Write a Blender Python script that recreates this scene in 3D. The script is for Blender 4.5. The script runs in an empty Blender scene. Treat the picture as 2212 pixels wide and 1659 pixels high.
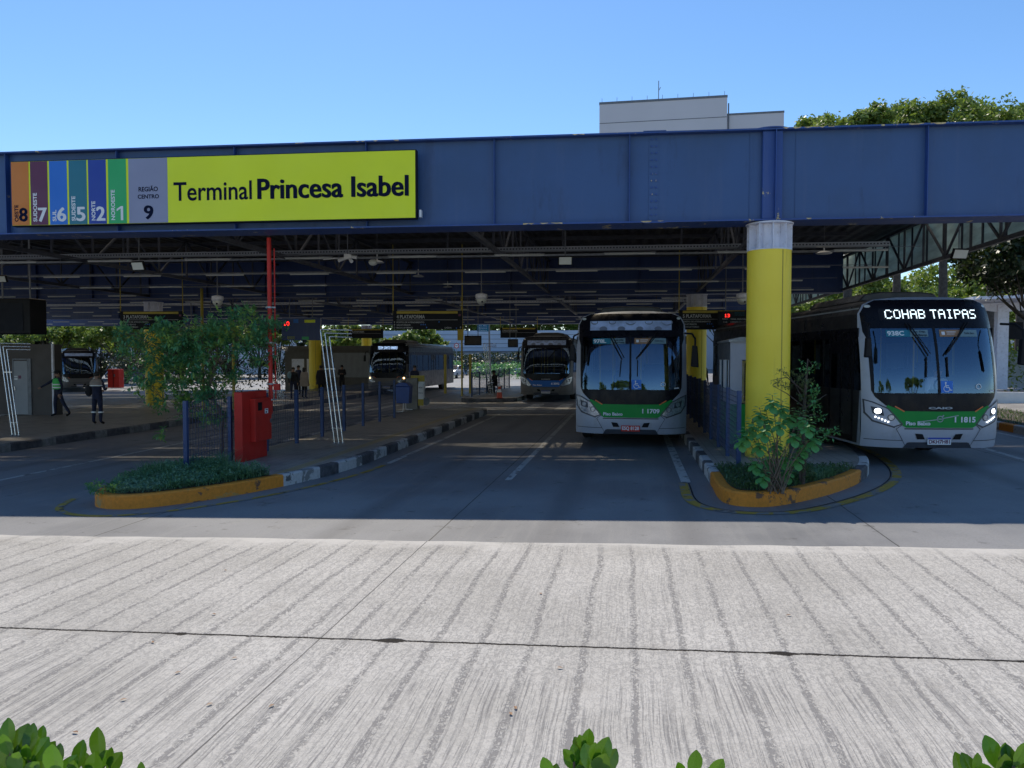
import bpy, bmesh, math, random
import numpy as np
from mathutils import Vector, Matrix
R = math.radians
rnd = random.Random(7)
scene = bpy.context.scene
C = scene.collection

# ------------------------------------------------------------------ camera, sky, sun, exposure
CAM_Z = 2.15; PITCH = R(2.1)
cam_d = bpy.data.cameras.new('camera'); cam = bpy.data.objects.new('camera', cam_d); C.objects.link(cam)
cam.location = (0, 0, CAM_Z); cam.rotation_euler = (R(90) - PITCH, 0, 0)
cam_d.sensor_width = 36; cam_d.lens = 26.47; cam_d.clip_start = 0.05; cam_d.clip_end = 2000
scene.camera = cam
SUN_AZ = R(-13); SUN_EL = R(53.1)                  # azimuth from +Y towards +X
w = bpy.data.worlds.new('World'); scene.world = w; w.use_nodes = True
nt = w.node_tree; bg = nt.nodes['Background']
sky = nt.nodes.new('ShaderNodeTexSky'); sky.sky_type = 'NISHITA'; sky.sun_disc = False
sky.sun_elevation = SUN_EL; sky.sun_rotation = SUN_AZ
sky.altitude = 700; sky.air_density = 1.0; sky.dust_density = 0.2; sky.ozone_density = 2.8
hs = nt.nodes.new('ShaderNodeHueSaturation'); hs.inputs['Saturation'].default_value = 1.16
nt.links.new(sky.outputs[0], hs.inputs['Color']); nt.links.new(hs.outputs[0], bg.inputs['Color'])
bg.inputs['Strength'].default_value = 0.12
sd = bpy.data.lights.new('sun', 'SUN'); sun = bpy.data.objects.new('sun', sd); C.objects.link(sun)
sd.energy = 3.2; sd.angle = R(0.53); sd.color = (1.0, 0.91, 0.77)
to_sun = Vector((math.sin(SUN_AZ) * math.cos(SUN_EL), math.cos(SUN_AZ) * math.cos(SUN_EL), math.sin(SUN_EL)))
sun.rotation_euler = (-to_sun).to_track_quat('-Z', 'Y').to_euler(); sun.location = (0, 0, 60)
scene.view_settings.view_transform = 'Standard'; scene.view_settings.look = 'None'
scene.view_settings.exposure = 0.50; scene.view_settings.gamma = 1
scene.cycles.max_bounces = 8; scene.cycles.transparent_max_bounces = 16
scene.cycles.diffuse_bounces = 5; scene.cycles.glossy_bounces = 4

# ------------------------------------------------------------------ frames of reference
LA = R(8.9); LC, LS = math.cos(LA), math.sin(LA)      # lane direction: r across, s along
GA = R(6.1)
def gz(r): return 0.014 * max(-45, min(40, r))        # the yard falls gently towards the left
def W(r, s, h=0, slope=True): return Vector((r * LC + s * LS, -r * LS + s * LC, h + (gz(r) if slope else 0)))
def rs(x, y): return x * LC - y * LS, x * LS + y * LC
def ray(ox, oy):
    u = (ox - 1106) / 1626.5; v = (829.5 - oy) / 1626.5
    return Vector((u, math.cos(PITCH) + v * math.sin(PITCH), -math.sin(PITCH) + v * math.cos(PITCH)))
def GP(ox, oy, h=0):                                   # a photo point on the yard (or h above it)
    d = ray(ox, oy); k = 0.014
    t = (CAM_Z - h) / (k * (d.x * LC - d.y * LS) - d.z)
    return Vector((0, 0, CAM_Z)) + d * t
def DP(ox, oy, y):
    d = ray(ox, oy); return Vector((0, 0, CAM_Z)) + d * (y / d.y)
def GPrs(ox, oy, h=0):
    p = GP(ox, oy, h); return rs(p.x, p.y)

# ------------------------------------------------------------------ node helpers / materials
class NT:
    def __init__(s, name):
        s.m = bpy.data.materials.new(name); s.m.use_nodes = True; s.t = s.m.node_tree
        s.b = s.t.nodes['Principled BSDF']; s.o = s.t.nodes['Material Output']
    def n(s, typ, **kw):
        x = s.t.nodes.new(typ)
        for k, v in kw.items(): setattr(x, k, v)
        return x
    def l(s, a, b): s.t.links.new(a, b)
    def put(s, sock, v):
        if hasattr(v, 'is_output') or hasattr(v, 'links'): s.l(v, sock)
        elif v is not None: sock.default_value = v
    def coord(s, kind='Object'): return s.n('ShaderNodeTexCoord').outputs[kind]
    def mapping(s, vec, scale=(1, 1, 1), rot=(0, 0, 0)):
        m = s.n('ShaderNodeMapping'); s.l(vec, m.inputs[0]); m.inputs['Scale'].default_value = scale
        m.inputs['Rotation'].default_value = rot; return m.outputs[0]
    def noise(s, vec, scale, detail=3, rough=0.55, dist=0):
        n = s.n('ShaderNodeTexNoise'); s.l(vec, n.inputs['Vector']); n.inputs['Scale'].default_value = scale
        n.inputs['Detail'].default_value = detail; n.inputs['Roughness'].default_value = rough
        n.inputs['Distortion'].default_value = dist; return n.outputs['Fac']
    def math(s, op, a, b=None, c=None, clamp=False):
        n = s.n('ShaderNodeMath', operation=op); n.use_clamp = clamp
        s.put(n.inputs[0], a)
        if b is not None: s.put(n.inputs[1], b)
        if c is not None: s.put(n.inputs[2], c)
        return n.outputs[0]
    def ramp(s, v, lo, hi, a=0.0, b=1.0):
        n = s.n('ShaderNodeMapRange', interpolation_type='SMOOTHSTEP'); s.put(n.inputs[0], v)
        for i, q in enumerate((lo, hi, a, b)): s.put(n.inputs[i + 1], q)
        return n.outputs[0]
    def mix(s, f, a, b):
        n = s.n('ShaderNodeMix', data_type='RGBA'); s.put(n.inputs[0], f)
        s.put(n.inputs[6], a if not isinstance(a, tuple) else (*a[:3], 1)); s.put(n.inputs[7], b if not isinstance(b, tuple) else (*b[:3], 1))
        return n.outputs[2]
    def bump(s, h, strength, dist=0.01):
        n = s.n('ShaderNodeBump'); n.inputs['Strength'].default_value = strength; n.inputs['Distance'].default_value = dist
        s.l(h, n.inputs['Height']); s.l(n.outputs[0], s.b.inputs['Normal'])
    def xyz(s, vec):
        n = s.n('ShaderNodeSeparateXYZ'); s.l(vec, n.inputs[0]); return n.outputs

def mat(name, col, rough=0.55, metal=0.0, var=0.12, scale=3.0, bump=0.0, bscale=60, spec=None, emit=None, estr=0, coat=0, dirt=0, dirtcol=(.08, .07, .06)):
    M = NT(name); v = M.coord(); c = col
    f = M.noise(v, scale, 4)
    lo = tuple(x * (1 - var) for x in col); hi = tuple(min(1, x * (1 + var)) for x in col)
    out = M.mix(M.ramp(f, .3, .7), lo, hi)
    if dirt:
        g = M.noise(v, scale * 2.3, 6, .65); out = M.mix(M.math('MULTIPLY', M.ramp(g, .52, .72), dirt), out, dirtcol)
    M.l(out, M.b.inputs['Base Color'])
    r = M.ramp(M.noise(v, scale * 1.7, 3), .3, .7, max(.03, rough - .08), min(1, rough + .08)); M.l(r, M.b.inputs['Roughness'])
    M.b.inputs['Metallic'].default_value = metal
    if spec is not None: M.b.inputs['Specular IOR Level'].default_value = spec
    if coat: M.b.inputs['Coat Weight'].default_value = coat; M.b.inputs['Coat Roughness'].default_value = .08
    if bump: M.bump(M.noise(v, bscale, 4), bump, .01)
    if emit: M.b.inputs['Emission Color'].default_value = (*emit, 1); M.b.inputs['Emission Strength'].default_value = estr
    return M.m

def mat_leaf(name, c0, c1, c2, trans=0.3, rough=0.45):
    M = NT(name); g = M.n('ShaderNodeNewGeometry'); v = M.coord()
    a = M.mix(g.outputs['Random Per Island'], c0, c1)
    a = M.mix(M.ramp(M.noise(v, 2.2, 2), .45, .7), a, c2); a = M.mix(M.math('MULTIPLY', M.ramp(M.noise(v, 55, 3), .55, .75), .35), a, c0)
    M.l(a, M.b.inputs['Base Color']); M.b.inputs['Roughness'].default_value = rough
    tr = M.n('ShaderNodeBsdfTranslucent'); M.l(M.mix(.35, a, (.30, .45, .03)), tr.inputs[0])
    mx = M.n('ShaderNodeMixShader'); mx.inputs[0].default_value = trans
    M.l(M.b.outputs[0], mx.inputs[1]); M.l(tr.outputs[0], mx.inputs[2]); M.l(mx.outputs[0], M.o.inputs[0])
    return M.m

def mat_glass(name, tint=(.35, .42, .45), refl=0.12, rough=0.02, gcol=(.8, .9, 1)):
    M = NT(name); t = M.t
    tr = M.n('ShaderNodeBsdfTransparent'); tr.inputs[0].default_value = (*tint, 1)
    gl = M.n('ShaderNodeBsdfGlossy'); gl.inputs['Roughness'].default_value = rough; gl.inputs[0].default_value = (*gcol, 1)
    fr = M.n('ShaderNodeFresnel'); fr.inputs[0].default_value = 1.5
    f = M.math('ADD', fr.outputs[0], refl, clamp=True)
    mx = M.n('ShaderNodeMixShader'); M.l(f, mx.inputs[0]); M.l(tr.outputs[0], mx.inputs[1]); M.l(gl.outputs[0], mx.inputs[2])
    M.l(mx.outputs[0], M.o.inputs[0]); return M.m

def mat_emit(name, col, s):
    M = NT(name); M.b.inputs['Base Color'].default_value = (*[c * .3 for c in col], 1)
    M.b.inputs['Emission Color'].default_value = (*col, 1); M.b.inputs['Emission Strength'].default_value = s
    n = M.noise(M.coord(), 40, 1); M.l(M.ramp(n, .2, .8, s * .8, s * 1.2), M.b.inputs['Emission Strength']); return M.m

def mat_road():
    M = NT('road_concrete'); v = M.coord(); x = M.xyz(v)
    big = M.noise(v, .35, 5, .6); fine = M.noise(v, 45, 4, .7); st = M.noise(M.mapping(v, (6, .35, 1)), 1.2, 4, .6)
    c = M.mix(M.ramp(big, .35, .68), (.172, .174, .182), (.262, .260, .262))
    c = M.mix(M.math('MULTIPLY', M.ramp(st, .45, .7), .35), c, (.27, .265, .255))
    c = M.mix(M.math('MULTIPLY', M.ramp(fine, .4, .75), .30), c, (.10, .10, .105))
    # long dark tyre tracks in the lanes
    for r0, wd in ((-12.8, .35), (-10.9, .3), (-3.6, .35), (-.95, .4), (.75, .35), (6.2, .4), (8.1, .35)):
        d = M.math('ABSOLUTE', M.math('SUBTRACT', x[0], M.math('ADD', M.math('MULTIPLY', M.noise(M.mapping(v, (0, .12, 0)), 1, 2), .6), r0 - .3)))
        c = M.mix(M.math('MULTIPLY', M.ramp(d, wd, 0), M.math('MULTIPLY', M.ramp(big, .2, .7), .55)), c, (.085, .085, .09))
    oil = M.noise(v, 1.9, 5, .7)
    c = M.mix(M.math('MULTIPLY', M.ramp(oil, .60, .70), .65), c, (.075, .073, .07))
    spl = M.noise(v, 6.5, 4, .6); c = M.mix(M.math('MULTIPLY', M.ramp(spl, .68, .72), .55), c, (.05, .05, .05))
    for r0 in (-11, -6.6, -2.35, 2.95, 7.5):
        d = M.math('ABSOLUTE', M.math('SUBTRACT', x[0], M.math('ADD', M.math('MULTIPLY', M.noise(M.mapping(v, (0, 3, 0)), 1, 3), .02), r0)))
        c = M.mix(M.ramp(d, .012, .004), c, (.035, .035, .035))
    for s0 in (21.5, 36, 50):
        d = M.math('ABSOLUTE', M.math('SUBTRACT', x[1], s0)); c = M.mix(M.ramp(d, .02, .008), c, (.04, .04, .04))
    M.l(c, M.b.inputs['Base Color']); M.l(M.ramp(big, .3, .7, .5, .7), M.b.inputs['Roughness'])
    M.b.inputs['Specular IOR Level'].default_value = .3
    M.bump(M.math('ADD', fine, st), .25, .006); return M.m

def mat_grooved(a, b, ka, kb):
    M = NT('grooved_concrete'); v = M.coord(); x = M.xyz(v)
    wob = M.math('MULTIPLY', M.math('SUBTRACT', M.noise(M.mapping(v, (.45, .55, 1)), 1.0, 2), .5), .13)
    rr = M.math('ADD', x[0], wob)
    # broad bands left by the roller, every 36 cm, each band ragged
    ph = M.math('ABSOLUTE', M.math('SUBTRACT', M.math('FRACT', M.math('ADD', M.math('DIVIDE', rr, .36), M.math('MULTIPLY', M.noise(M.mapping(v, (.7, .05, 1)), 1.0, 2), .9))), .5))
    rag = M.noise(M.mapping(v, (14, 5, 1)), 1.6, 5, .75)
    band = M.ramp(M.math('ADD', ph, M.math('MULTIPLY', M.math('SUBTRACT', rag, .5), .26)), .10, .03)
    broken = M.ramp(M.noise(M.mapping(v, (1.0, .5, 1)), 1.7, 3), .22, .52)
    band = M.math('MULTIPLY', band, broken)
    cmb = M.n('ShaderNodeCombineXYZ'); M.l(rr, cmb.inputs[0]); M.l(x[1], cmb.inputs[1])
    g1 = M.noise(M.mapping(cmb.outputs[0], (26, .5, 1)), 1.0, 2, .6)
    g2 = M.noise(M.mapping(cmb.outputs[0], (62, 1.1, 1)), 1.0, 3, .7)
    grain = M.noise(v, 90, 4, .8); worm = M.noise(M.mapping(v, (34, 22, 1)), 1.0, 3, .75, 1.2)
    big = M.noise(v, .5, 4, .6)
    dl = M.math('SUBTRACT', M.math('SUBTRACT', x[1], M.math('MULTIPLY', x[0], b)), a)
    low = M.ramp(M.math('ADD', dl, M.math('MULTIPLY', M.noise(M.mapping(v, (.8, .8, 1)), 1, 3), .8)), .1, -.4)   # the nearer slab has clean straight grooves
    rib = M.ramp(g1, .54, .585); rib2 = M.ramp(g2, .54, .59)
    gfac = M.math('MULTIPLY', M.math('ADD', M.math('MULTIPLY', rib, .34), M.math('MULTIPLY', rib2, .62)), M.math('ADD', .35, M.math('MULTIPLY', low, .65)))
    gfac = M.math('MULTIPLY', gfac, M.ramp(M.noise(v, 1.1, 3), .25, .6, .35, 1.1))
    gfac = M.math('ADD', gfac, M.math('MULTIPLY', band, M.ramp(worm, .42, .52, .05, .70)))
    gfac = M.math('ADD', gfac, M.math('MULTIPLY', M.ramp(worm, .50, .56), M.math('SUBTRACT', .46, M.math('MULTIPLY', low, .20))), clamp=True)
    de = M.math('SUBTRACT', M.math('ADD', M.math('MULTIPLY', x[0], kb), ka), x[1])
    en = M.noise(M.mapping(v, (1.2, 2.2, 1)), 1.0, 5, .7)
    edge = M.ramp(M.math('ADD', de, M.math('MULTIPLY', M.math('SUBTRACT', en, .5), 1.6)), .45, -.1)
    gfac = M.math('MULTIPLY', gfac, M.math('SUBTRACT', 1.0, M.math('MULTIPLY', edge, .8)))
    c = M.mix(M.ramp(big, .3, .7), (.45, .425, .385), (.58, .55, .505))
    c = M.mix(M.math('MULTIPLY', gfac, .85), c, (.20, .19, .185))
    c = M.mix(M.math('MULTIPLY', M.ramp(grain, .50, .68), .45), c, (.20, .19, .185))
    c = M.mix(M.math('MULTIPLY', edge, .45), c, (.60, .57, .53))
    stain = M.noise(v, 1.4, 5, .6)
    c = M.mix(M.math('MULTIPLY', M.ramp(stain, .6, .75), .35), c, (.33, .30, .26))
    dl = M.math('SUBTRACT', M.math('SUBTRACT', x[1], M.math('MULTIPLY', x[0], b)), a)
    n1 = M.noise(M.mapping(v, (5, 0, 0)), 1, 5, .75); n2 = M.noise(M.mapping(v, (1.35, 0, 0)), 1, 2)
    cd = M.math('ABSOLUTE', M.math('ADD', dl, M.math('MULTIPLY', M.math('SUBTRACT', n1, .5), .055)))
    cd = M.math('ABSOLUTE', M.math('ADD', cd, M.math('MULTIPLY', M.math('SUBTRACT', M.noise(v, 34, 4, .8), .5), .035)))
    wid = M.math('ADD', .015, M.math('MULTIPLY', M.ramp(M.math('ADD', n2, M.math('MULTIPLY', n1, .25)), .70, .80), .034))
    ck = M.ramp(M.math('DIVIDE', cd, wid), 1.1, .75)
    lip = M.ramp(M.math('DIVIDE', cd, .11), 1.0, .3)
    c = M.mix(M.math('MULTIPLY', lip, .25), c, (.36, .34, .31))
    c = M.mix(ck, c, (.022, .018, .015))
    jd = M.math('ABSOLUTE', M.math('SUBTRACT', x[0], M.math('ADD', M.math('MULTIPLY', M.noise(M.mapping(v, (0, 4, 0)), 1, 3), .015), -2.36)))
    jk = M.ramp(jd, .008, .003); c = M.mix(M.math('MULTIPLY', jk, .7), c, (.06, .055, .05))
    M.l(c, M.b.inputs['Base Color']); M.b.inputs['Roughness'].default_value = .85
    M.b.inputs['Specular IOR Level'].default_value = .25
    h = M.math('SUBTRACT', M.math('MULTIPLY', gfac, -1), M.math('MULTIPLY', M.math('ADD', ck, jk), 3))
    M.bump(M.math('ADD', h, M.math('MULTIPLY', grain, .4)), .55, .012); return M.m

def mat_paving(name, c0, c1, tile=.2, tact=None):
    M = NT(name); v = M.coord(); x = M.xyz(v)
    br = M.n('ShaderNodeTexBrick'); M.l(v, br.inputs['Vector']); br.inputs['Scale'].default_value = 1
    br.inputs['Brick Width'].default_value = tile; br.inputs['Row Height'].default_value = tile; br.offset = 0
    br.inputs['Mortar Size'].default_value = .006; br.inputs['Color1'].default_value = (*c0, 1); br.inputs['Color2'].default_value = (*c1, 1)
    br.inputs['Mortar'].default_value = (c0[0] * .45, c0[1] * .45, c0[2] * .45, 1)
    c = M.mix(M.math('MULTIPLY', M.ramp(M.noise(v, 1.3, 5, .65), .45, .7), .5), br.outputs[0], (.09, .085, .08))
    if tact:
        for r0, wd in tact:
            d = M.math('ABSOLUTE', M.math('SUBTRACT', x[0], r0))
            c = M.mix(M.math('MULTIPLY', M.ramp(d, wd, wd - .01), .6), c, (.38, .27, .09))
    M.l(c, M.b.inputs['Base Color']); M.b.inputs['Roughness'].default_value = .5
    M.bump(M.math('ADD', M.math('MULTIPLY', br.outputs['Fac'], -1), M.noise(v, 60, 3)), .3, .004); return M.m

def mat_paint_worn(name, col, under, thr=.58, scale=2.2, dark=(.05, .045, .045)):
    M = NT(name); v = M.coord()
    n = M.noise(v, scale, 7, .62, .4); f = M.noise(v, 18, 5, .7)
    c = M.mix(M.ramp(f, .3, .8), col, tuple(k * .72 for k in col))
    c = M.mix(M.ramp(n, thr, thr + .03), c, under)
    c = M.mix(M.math('MULTIPLY', M.ramp(M.noise(v, scale * 1.3, 6, .7), .58, .62), .85), c, dark)
    M.l(c, M.b.inputs['Base Color']); M.b.inputs['Roughness'].default_value = .7
    M.bump(M.math('ADD', n, M.math('MULTIPLY', f, .4)), .35, .01); return M.m

def mat_blue_steel(name='blue_steel', col=(.038, .092, .225), peel=False):
    M = NT(name); v = M.coord()
    big = M.noise(v, .5, 5, .6); st = M.noise(M.mapping(v, (5, 5, .35)), 1.0, 4, .6)
    c = M.mix(M.ramp(big, .3, .7), tuple(k * .85 for k in col), tuple(min(1, k * 1.12) for k in col))
    c = M.mix(M.math('MULTIPLY', M.ramp(st, .5, .75), .20), c, (.11, .14, .25))
    c = M.mix(M.math('MULTIPLY', M.ramp(M.noise(M.mapping(v, (2.2, 2.2, .5)), 1.0, 6, .7), .56, .68), .35), c, (.018, .035, .10))
    if peel:
        p = M.noise(v, 2.1, 6, .72); q = M.noise(v, .55, 2)
        k = M.math('MULTIPLY', M.ramp(p, .60, .62), M.ramp(q, .50, .58))
        c = M.mix(k, c, (.62, .50, .22))
    M.l(c, M.b.inputs['Base Color']); M.l(M.ramp(big, .3, .7, .38, .55), M.b.inputs['Roughness'])
    M.bump(M.math('ADD', M.math('MULTIPLY', big, 2), M.noise(v, 120, 2)), .12, .01); return M.m

m = {}
m['road'] = mat_road()
m['pave'] = mat_paving('platform_paving', (.30, .27, .235), (.35, .32, .28), .2, ((-6.0, .12),))
m['soil'] = mat('soil', (.07, .055, .04), .9, var=.4, scale=9, bump=.6, bscale=25)
m['white_line'] = mat_paint_worn('road_line_white', (.50, .50, .48), (.2, .2, .2), .56, 3.5)
m['yellow_line'] = mat_paint_worn('road_line_yellow', (.42, .27, .035), (.2, .19, .18), .52, 3.0)
m['kerb_orange'] = mat_paint_worn('kerb_orange', (.74, .255, .02), (.45, .26, .08), .60, 1.6)
m['kerb_white'] = mat_paint_worn('kerb_white', (.52, .52, .52), (.20, .20, .20), .54, 2.8)
m['kerb_black'] = mat('kerb_black', (.075, .075, .085), .7, var=.35, scale=6, bump=.3, bscale=30, dirt=.4, dirtcol=(.2, .2, .2))
m['blue'] = mat_blue_steel()
m['blue_flange'] = mat_blue_steel('blue_steel_flange', (.024, .072, .26), True)
m['navy'] = mat_blue_steel('shaded_navy_steel', (.028, .06, .19))  # same blue paint, darkened in the colour for girders under the roof
m['yellow'] = mat('yellow_paint', (.95, .72, .045), .45, var=.04, scale=1.2, bump=.05, bscale=9, dirt=.22, dirtcol=(.50, .38, .05))
def mat_column():
    M = NT('yellow_paint'); v = M.coord(); x = M.xyz(v)
    c = M.mix(M.ramp(M.noise(v, 1.3, 4), .3, .7), (.92, .69, .04), (.96, .74, .055))
    st = M.noise(M.mapping(v, (9, 9, .6)), 1.0, 5, .7); c = M.mix(M.math('MULTIPLY', M.ramp(st, .56, .72), .35), c, (.52, .38, .05))
    sc = M.noise(M.mapping(v, (3, 3, 9)), 1.0, 6, .75); c = M.mix(M.math('MULTIPLY', M.ramp(sc, .62, .66), M.ramp(x[2], 2.4, .6, 0, .7)), c, (.30, .24, .12))
    gr = M.math('MULTIPLY', M.ramp(M.noise(v, 6, 5, .7), .35, .65), M.ramp(x[2], .75, .2, 0, .7)); c = M.mix(gr, c, (.22, .17, .08))
    M.l(c, M.b.inputs['Base Color']); M.b.inputs['Roughness'].default_value = .5; M.bump(st, .08, .01); return M.m
m['yellow'] = mat_column()
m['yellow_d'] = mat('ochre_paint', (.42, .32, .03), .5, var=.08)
m['grey_cap'] = mat('pale_grey_paint', (.70, .71, .78), .5, var=.07, scale=4, dirt=.35, dirtcol=(.24, .19, .15))
m['galv'] = mat('galvanised_steel', (.34, .36, .38), .45, .5, var=.15, scale=8)
m['steel'] = mat('grey_steel', (.16, .17, .19), .5, .3, var=.15, scale=6)
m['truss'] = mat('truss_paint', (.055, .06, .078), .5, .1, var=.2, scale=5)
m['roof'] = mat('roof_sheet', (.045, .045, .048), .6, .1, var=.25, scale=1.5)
m['white'] = mat('white_plastic', (.72, .73, .74), .4, var=.04)
m['lampwhite'] = mat('lamp_diffuser', (.60, .62, .58), .35, var=.03)
m['red'] = mat('red_paint', (.52, .030, .022), .42, var=.1, scale=2, dirt=.15, dirtcol=(.18, .02, .02), spec=.25)
m['black'] = mat('black_plastic', (.012, .012, .014), .5, var=.2, spec=.15)
m['rubber'] = mat('rubber', (.02, .02, .02), .8, var=.2)
m['chrome'] = mat('chrome_tube', (.62, .63, .66), .22, .9, var=.05)
m['silver'] = mat('silver_bus_paint', (.42, .44, .50), .42, .25, var=.04, scale=2, coat=.15, dirt=.30, dirtcol=(.26, .25, .24))
m['silver_d'] = mat('dark_silver_bus_paint', (.06, .065, .08), .4, .3, var=.05)  # dark silver for bumper seams, lower grille and lamp surrounds
m['bus_black'] = mat('bus_black_gloss', (.008, .008, .012), .3, var=.15, spec=.16)
m['bus_green'] = mat('bus_green_paint', (.010, .27, .045), .4, var=.05, spec=.22)
m['bus_blue'] = mat('bus_blue_paint', (.02, .13, .46), .4, var=.05, spec=.25)
m['bus_dark'] = mat('bus_dark_side', (.04, .036, .036), .35, var=.2, spec=.3)
m['glass'] = mat_glass('windscreen_glass', (.74, .78, .82), .14, gcol=(.55, .76, 1.0))
m['glass_side'] = mat_glass('side_window_glass', (.40, .44, .44), .03)
m['seat'] = mat('seat_fabric', (.05, .06, .09), .9, var=.2)
m['primer'] = mat('bare_primer', (.55, .42, .20), .7, var=.35, scale=9)
m['kerb_dull'] = mat('kerb_dull', (.20, .20, .20), .8, var=.3, scale=5, dirt=.5)
m['kiosk_wall'] = mat('kiosk_wall', (.12, .11, .095), .7, var=.1)
m['silver_shaded'] = mat('shaded_grey_bus_paint', (.15, .145, .14), .45, .2, var=.06, spec=.25)  # bus silver with the under-roof shade put into its colour, for rear buses
m['interior'] = mat('bus_interior', (.34, .35, .36), .6, var=.1)
m['head_lens'] = mat('headlamp_lens', (.42, .45, .50), .2, .5, var=.25, scale=20, coat=.3)
m['head_on'] = mat_emit('headlamp_lit', (.9, .95, 1.0), 5)
m['amber'] = mat('amber_reflector', (.75, .16, .03), .3, var=.1)
m['lamp_warm'] = mat_emit('warm_lamp_lit', (1, .55, .18), 6)
m['red_led'] = mat_emit('red_led', (1, .03, .02), 2.2)
m['white_led'] = mat_emit('white_led', (.75, .92, 1.0), 1.6)
m['blue_led'] = mat_emit('blue_led', (.45, .65, 1.0), 1.1)
m['off_disp'] = mat('display_blank', (.36, .46, .68), .5, var=.25, scale=4)
m['ink'] = mat('dark_ink', (.008, .012, .035), .8, var=.05, spec=.05)
m['white_ink'] = mat('white_ink', (.72, .74, .76), .5, var=.03)
m['grey_ink'] = mat('grey_ink', (.40, .42, .44), .5, var=.05)
m['sign_yellow'] = mat('sign_lime_yellow', (.74, .84, .008), .4, var=.03, scale=.8)
m['sign_black'] = mat('sign_black', (.014, .016, .022), .6, var=.1, spec=.15)
m['fence_blue'] = mat('fence_blue', (.028, .058, .155), .5, var=.1)
m['fence_wire'] = mat('fence_wire', (.05, .065, .12), .6, var=.1)
m['bin_blue'] = mat('bin_blue', (.012, .055, .25), .4, var=.1)
m['conc'] = mat('bare_concrete', (.23, .22, .20), .8, var=.15, scale=3, bump=.3, dirt=.3)
m['green_panel'] = mat('green_panel', (.012, .27, .04), .4, var=.05)
m['skin'] = mat('skin', (.32, .18, .12), .55, var=.06)
m['navy_cloth'] = mat('navy_cloth', (.018, .022, .05), .9, var=.25, scale=9)
m['vest'] = mat('green_vest', (.06, .48, .10), .8, var=.1)
m['refl'] = mat('reflective_tape', (.75, .76, .74), .35, var=.05)
m['beige_cloth'] = mat('beige_cloth', (.30, .25, .21), .9, var=.15)
m['black_cloth'] = mat('black_cloth', (.015, .015, .018), .9, var=.2)
m['cyan_cloth'] = mat('pale_blue_cloth', (.16, .26, .30), .9, var=.15)
m['hair'] = mat('dark_hair', (.012, .01, .008), .6, var=.2)
m['bark'] = mat('bark', (.16, .12, .09), .9, var=.3, scale=12, bump=.6, bscale=40)
m['bark_d'] = mat('dark_bark', (.07, .055, .045), .9, var=.3, scale=6, bump=.6, bscale=20)
m['leaf_ficus'] = mat_leaf('leaf_small_tree', (.05, .20, .10), (.12, .34, .14), (.34, .48, .09), .32)
m['leaf_bright'] = mat_leaf('leaf_light_green', (.08, .30, .09), (.15, .42, .14), (.18, .42, .12), .3)
m['leaf_dark'] = mat_leaf('leaf_dark_shrub', (.05, .085, .03), (.10, .14, .05), (.15, .17, .07), .2)
m['leaf_hedge'] = mat_leaf('leaf_hedge', (.010, .07, .008), (.05, .22, .012), (.15, .30, .02), .35, .22)
m['booth_white'] = mat('booth_white', (.42, .43, .48), .5, var=.05)
m['spot'] = mat('display_spot', (.16, .19, .26), .5, var=.1)
m['leaf_tree'] = mat_leaf('leaf_tree', (.09, .15, .022), (.19, .26, .045), (.30, .36, .10), .36)
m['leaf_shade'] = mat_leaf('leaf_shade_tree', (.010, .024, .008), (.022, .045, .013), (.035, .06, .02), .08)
m['grass'] = mat_leaf('grass_blade', (.07, .17, .08), (.14, .29, .15), (.20, .33, .22), .3)
m['grass_d'] = mat_leaf('grass_blade_dark', (.03, .08, .03), (.06, .13, .05), (.08, .15, .07), .3)
m['tower'] = mat('tower_render', (.62, .59, .62), .85, var=.05, scale=.05, dirt=.12, dirtcol=(.2, .19, .2))
m['pale_wall'] = mat('pale_blue_wall', (.50, .56, .66), .7, var=.06, scale=.3)
m['sheet_green'] = mat('translucent_sheet', (.22, .27, .25), .5, var=.25, scale=.7)
m['car_white'] = mat('car_paint_white', (.65, .67, .70), .3, coat=.6, var=.03)
m['car_blue'] = mat('car_paint_blue', (.05, .10, .25), .3, coat=.6, var=.03)
m['car_grey'] = mat('car_paint_grey', (.2, .2, .21), .3, coat=.6, var=.03)
m['orange_cone'] = mat('cone_orange', (.60, .075, .03), .5, var=.1)
m['brown_wall'] = mat('brown_wall', (.085, .075, .07), .7, var=.1, scale=1)
m['door_grey'] = mat('grey_door', (.28, .30, .33), .5, var=.04)
for k, c in dict(orange=(.62, .19, .022), maroon=(.12, .022, .07), azure=(.012, .16, .60), teal=(.012, .17, .24), dblue=(.010, .05, .34), green=(.02, .42, .13), lilac=(.26, .28, .40)).items():
    m['s_' + k] = mat('sign_' + k, c, .45, var=.03, scale=1.5)

# ------------------------------------------------------------------ object helpers
def tag(o, label=None, cat=None, group=None, kind=None):
    if label: o['label'] = label
    if cat: o['category'] = cat
    if group: o['group'] = group
    if kind: o['kind'] = kind
    return o
def empty(name, label, cat, loc=(0, 0, 0), rz=0, group=None):
    o = bpy.data.objects.new(name, None); C.objects.link(o); o.location = loc; o.rotation_euler = (0, 0, rz)
    o.empty_display_size = .2
    return tag(o, label, cat, group)
def copy_tree(o, parent=None):
    c = o.copy(); C.objects.link(c); c.parent = parent
    for ch in o.children: copy_tree(ch, c)
    return c

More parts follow.
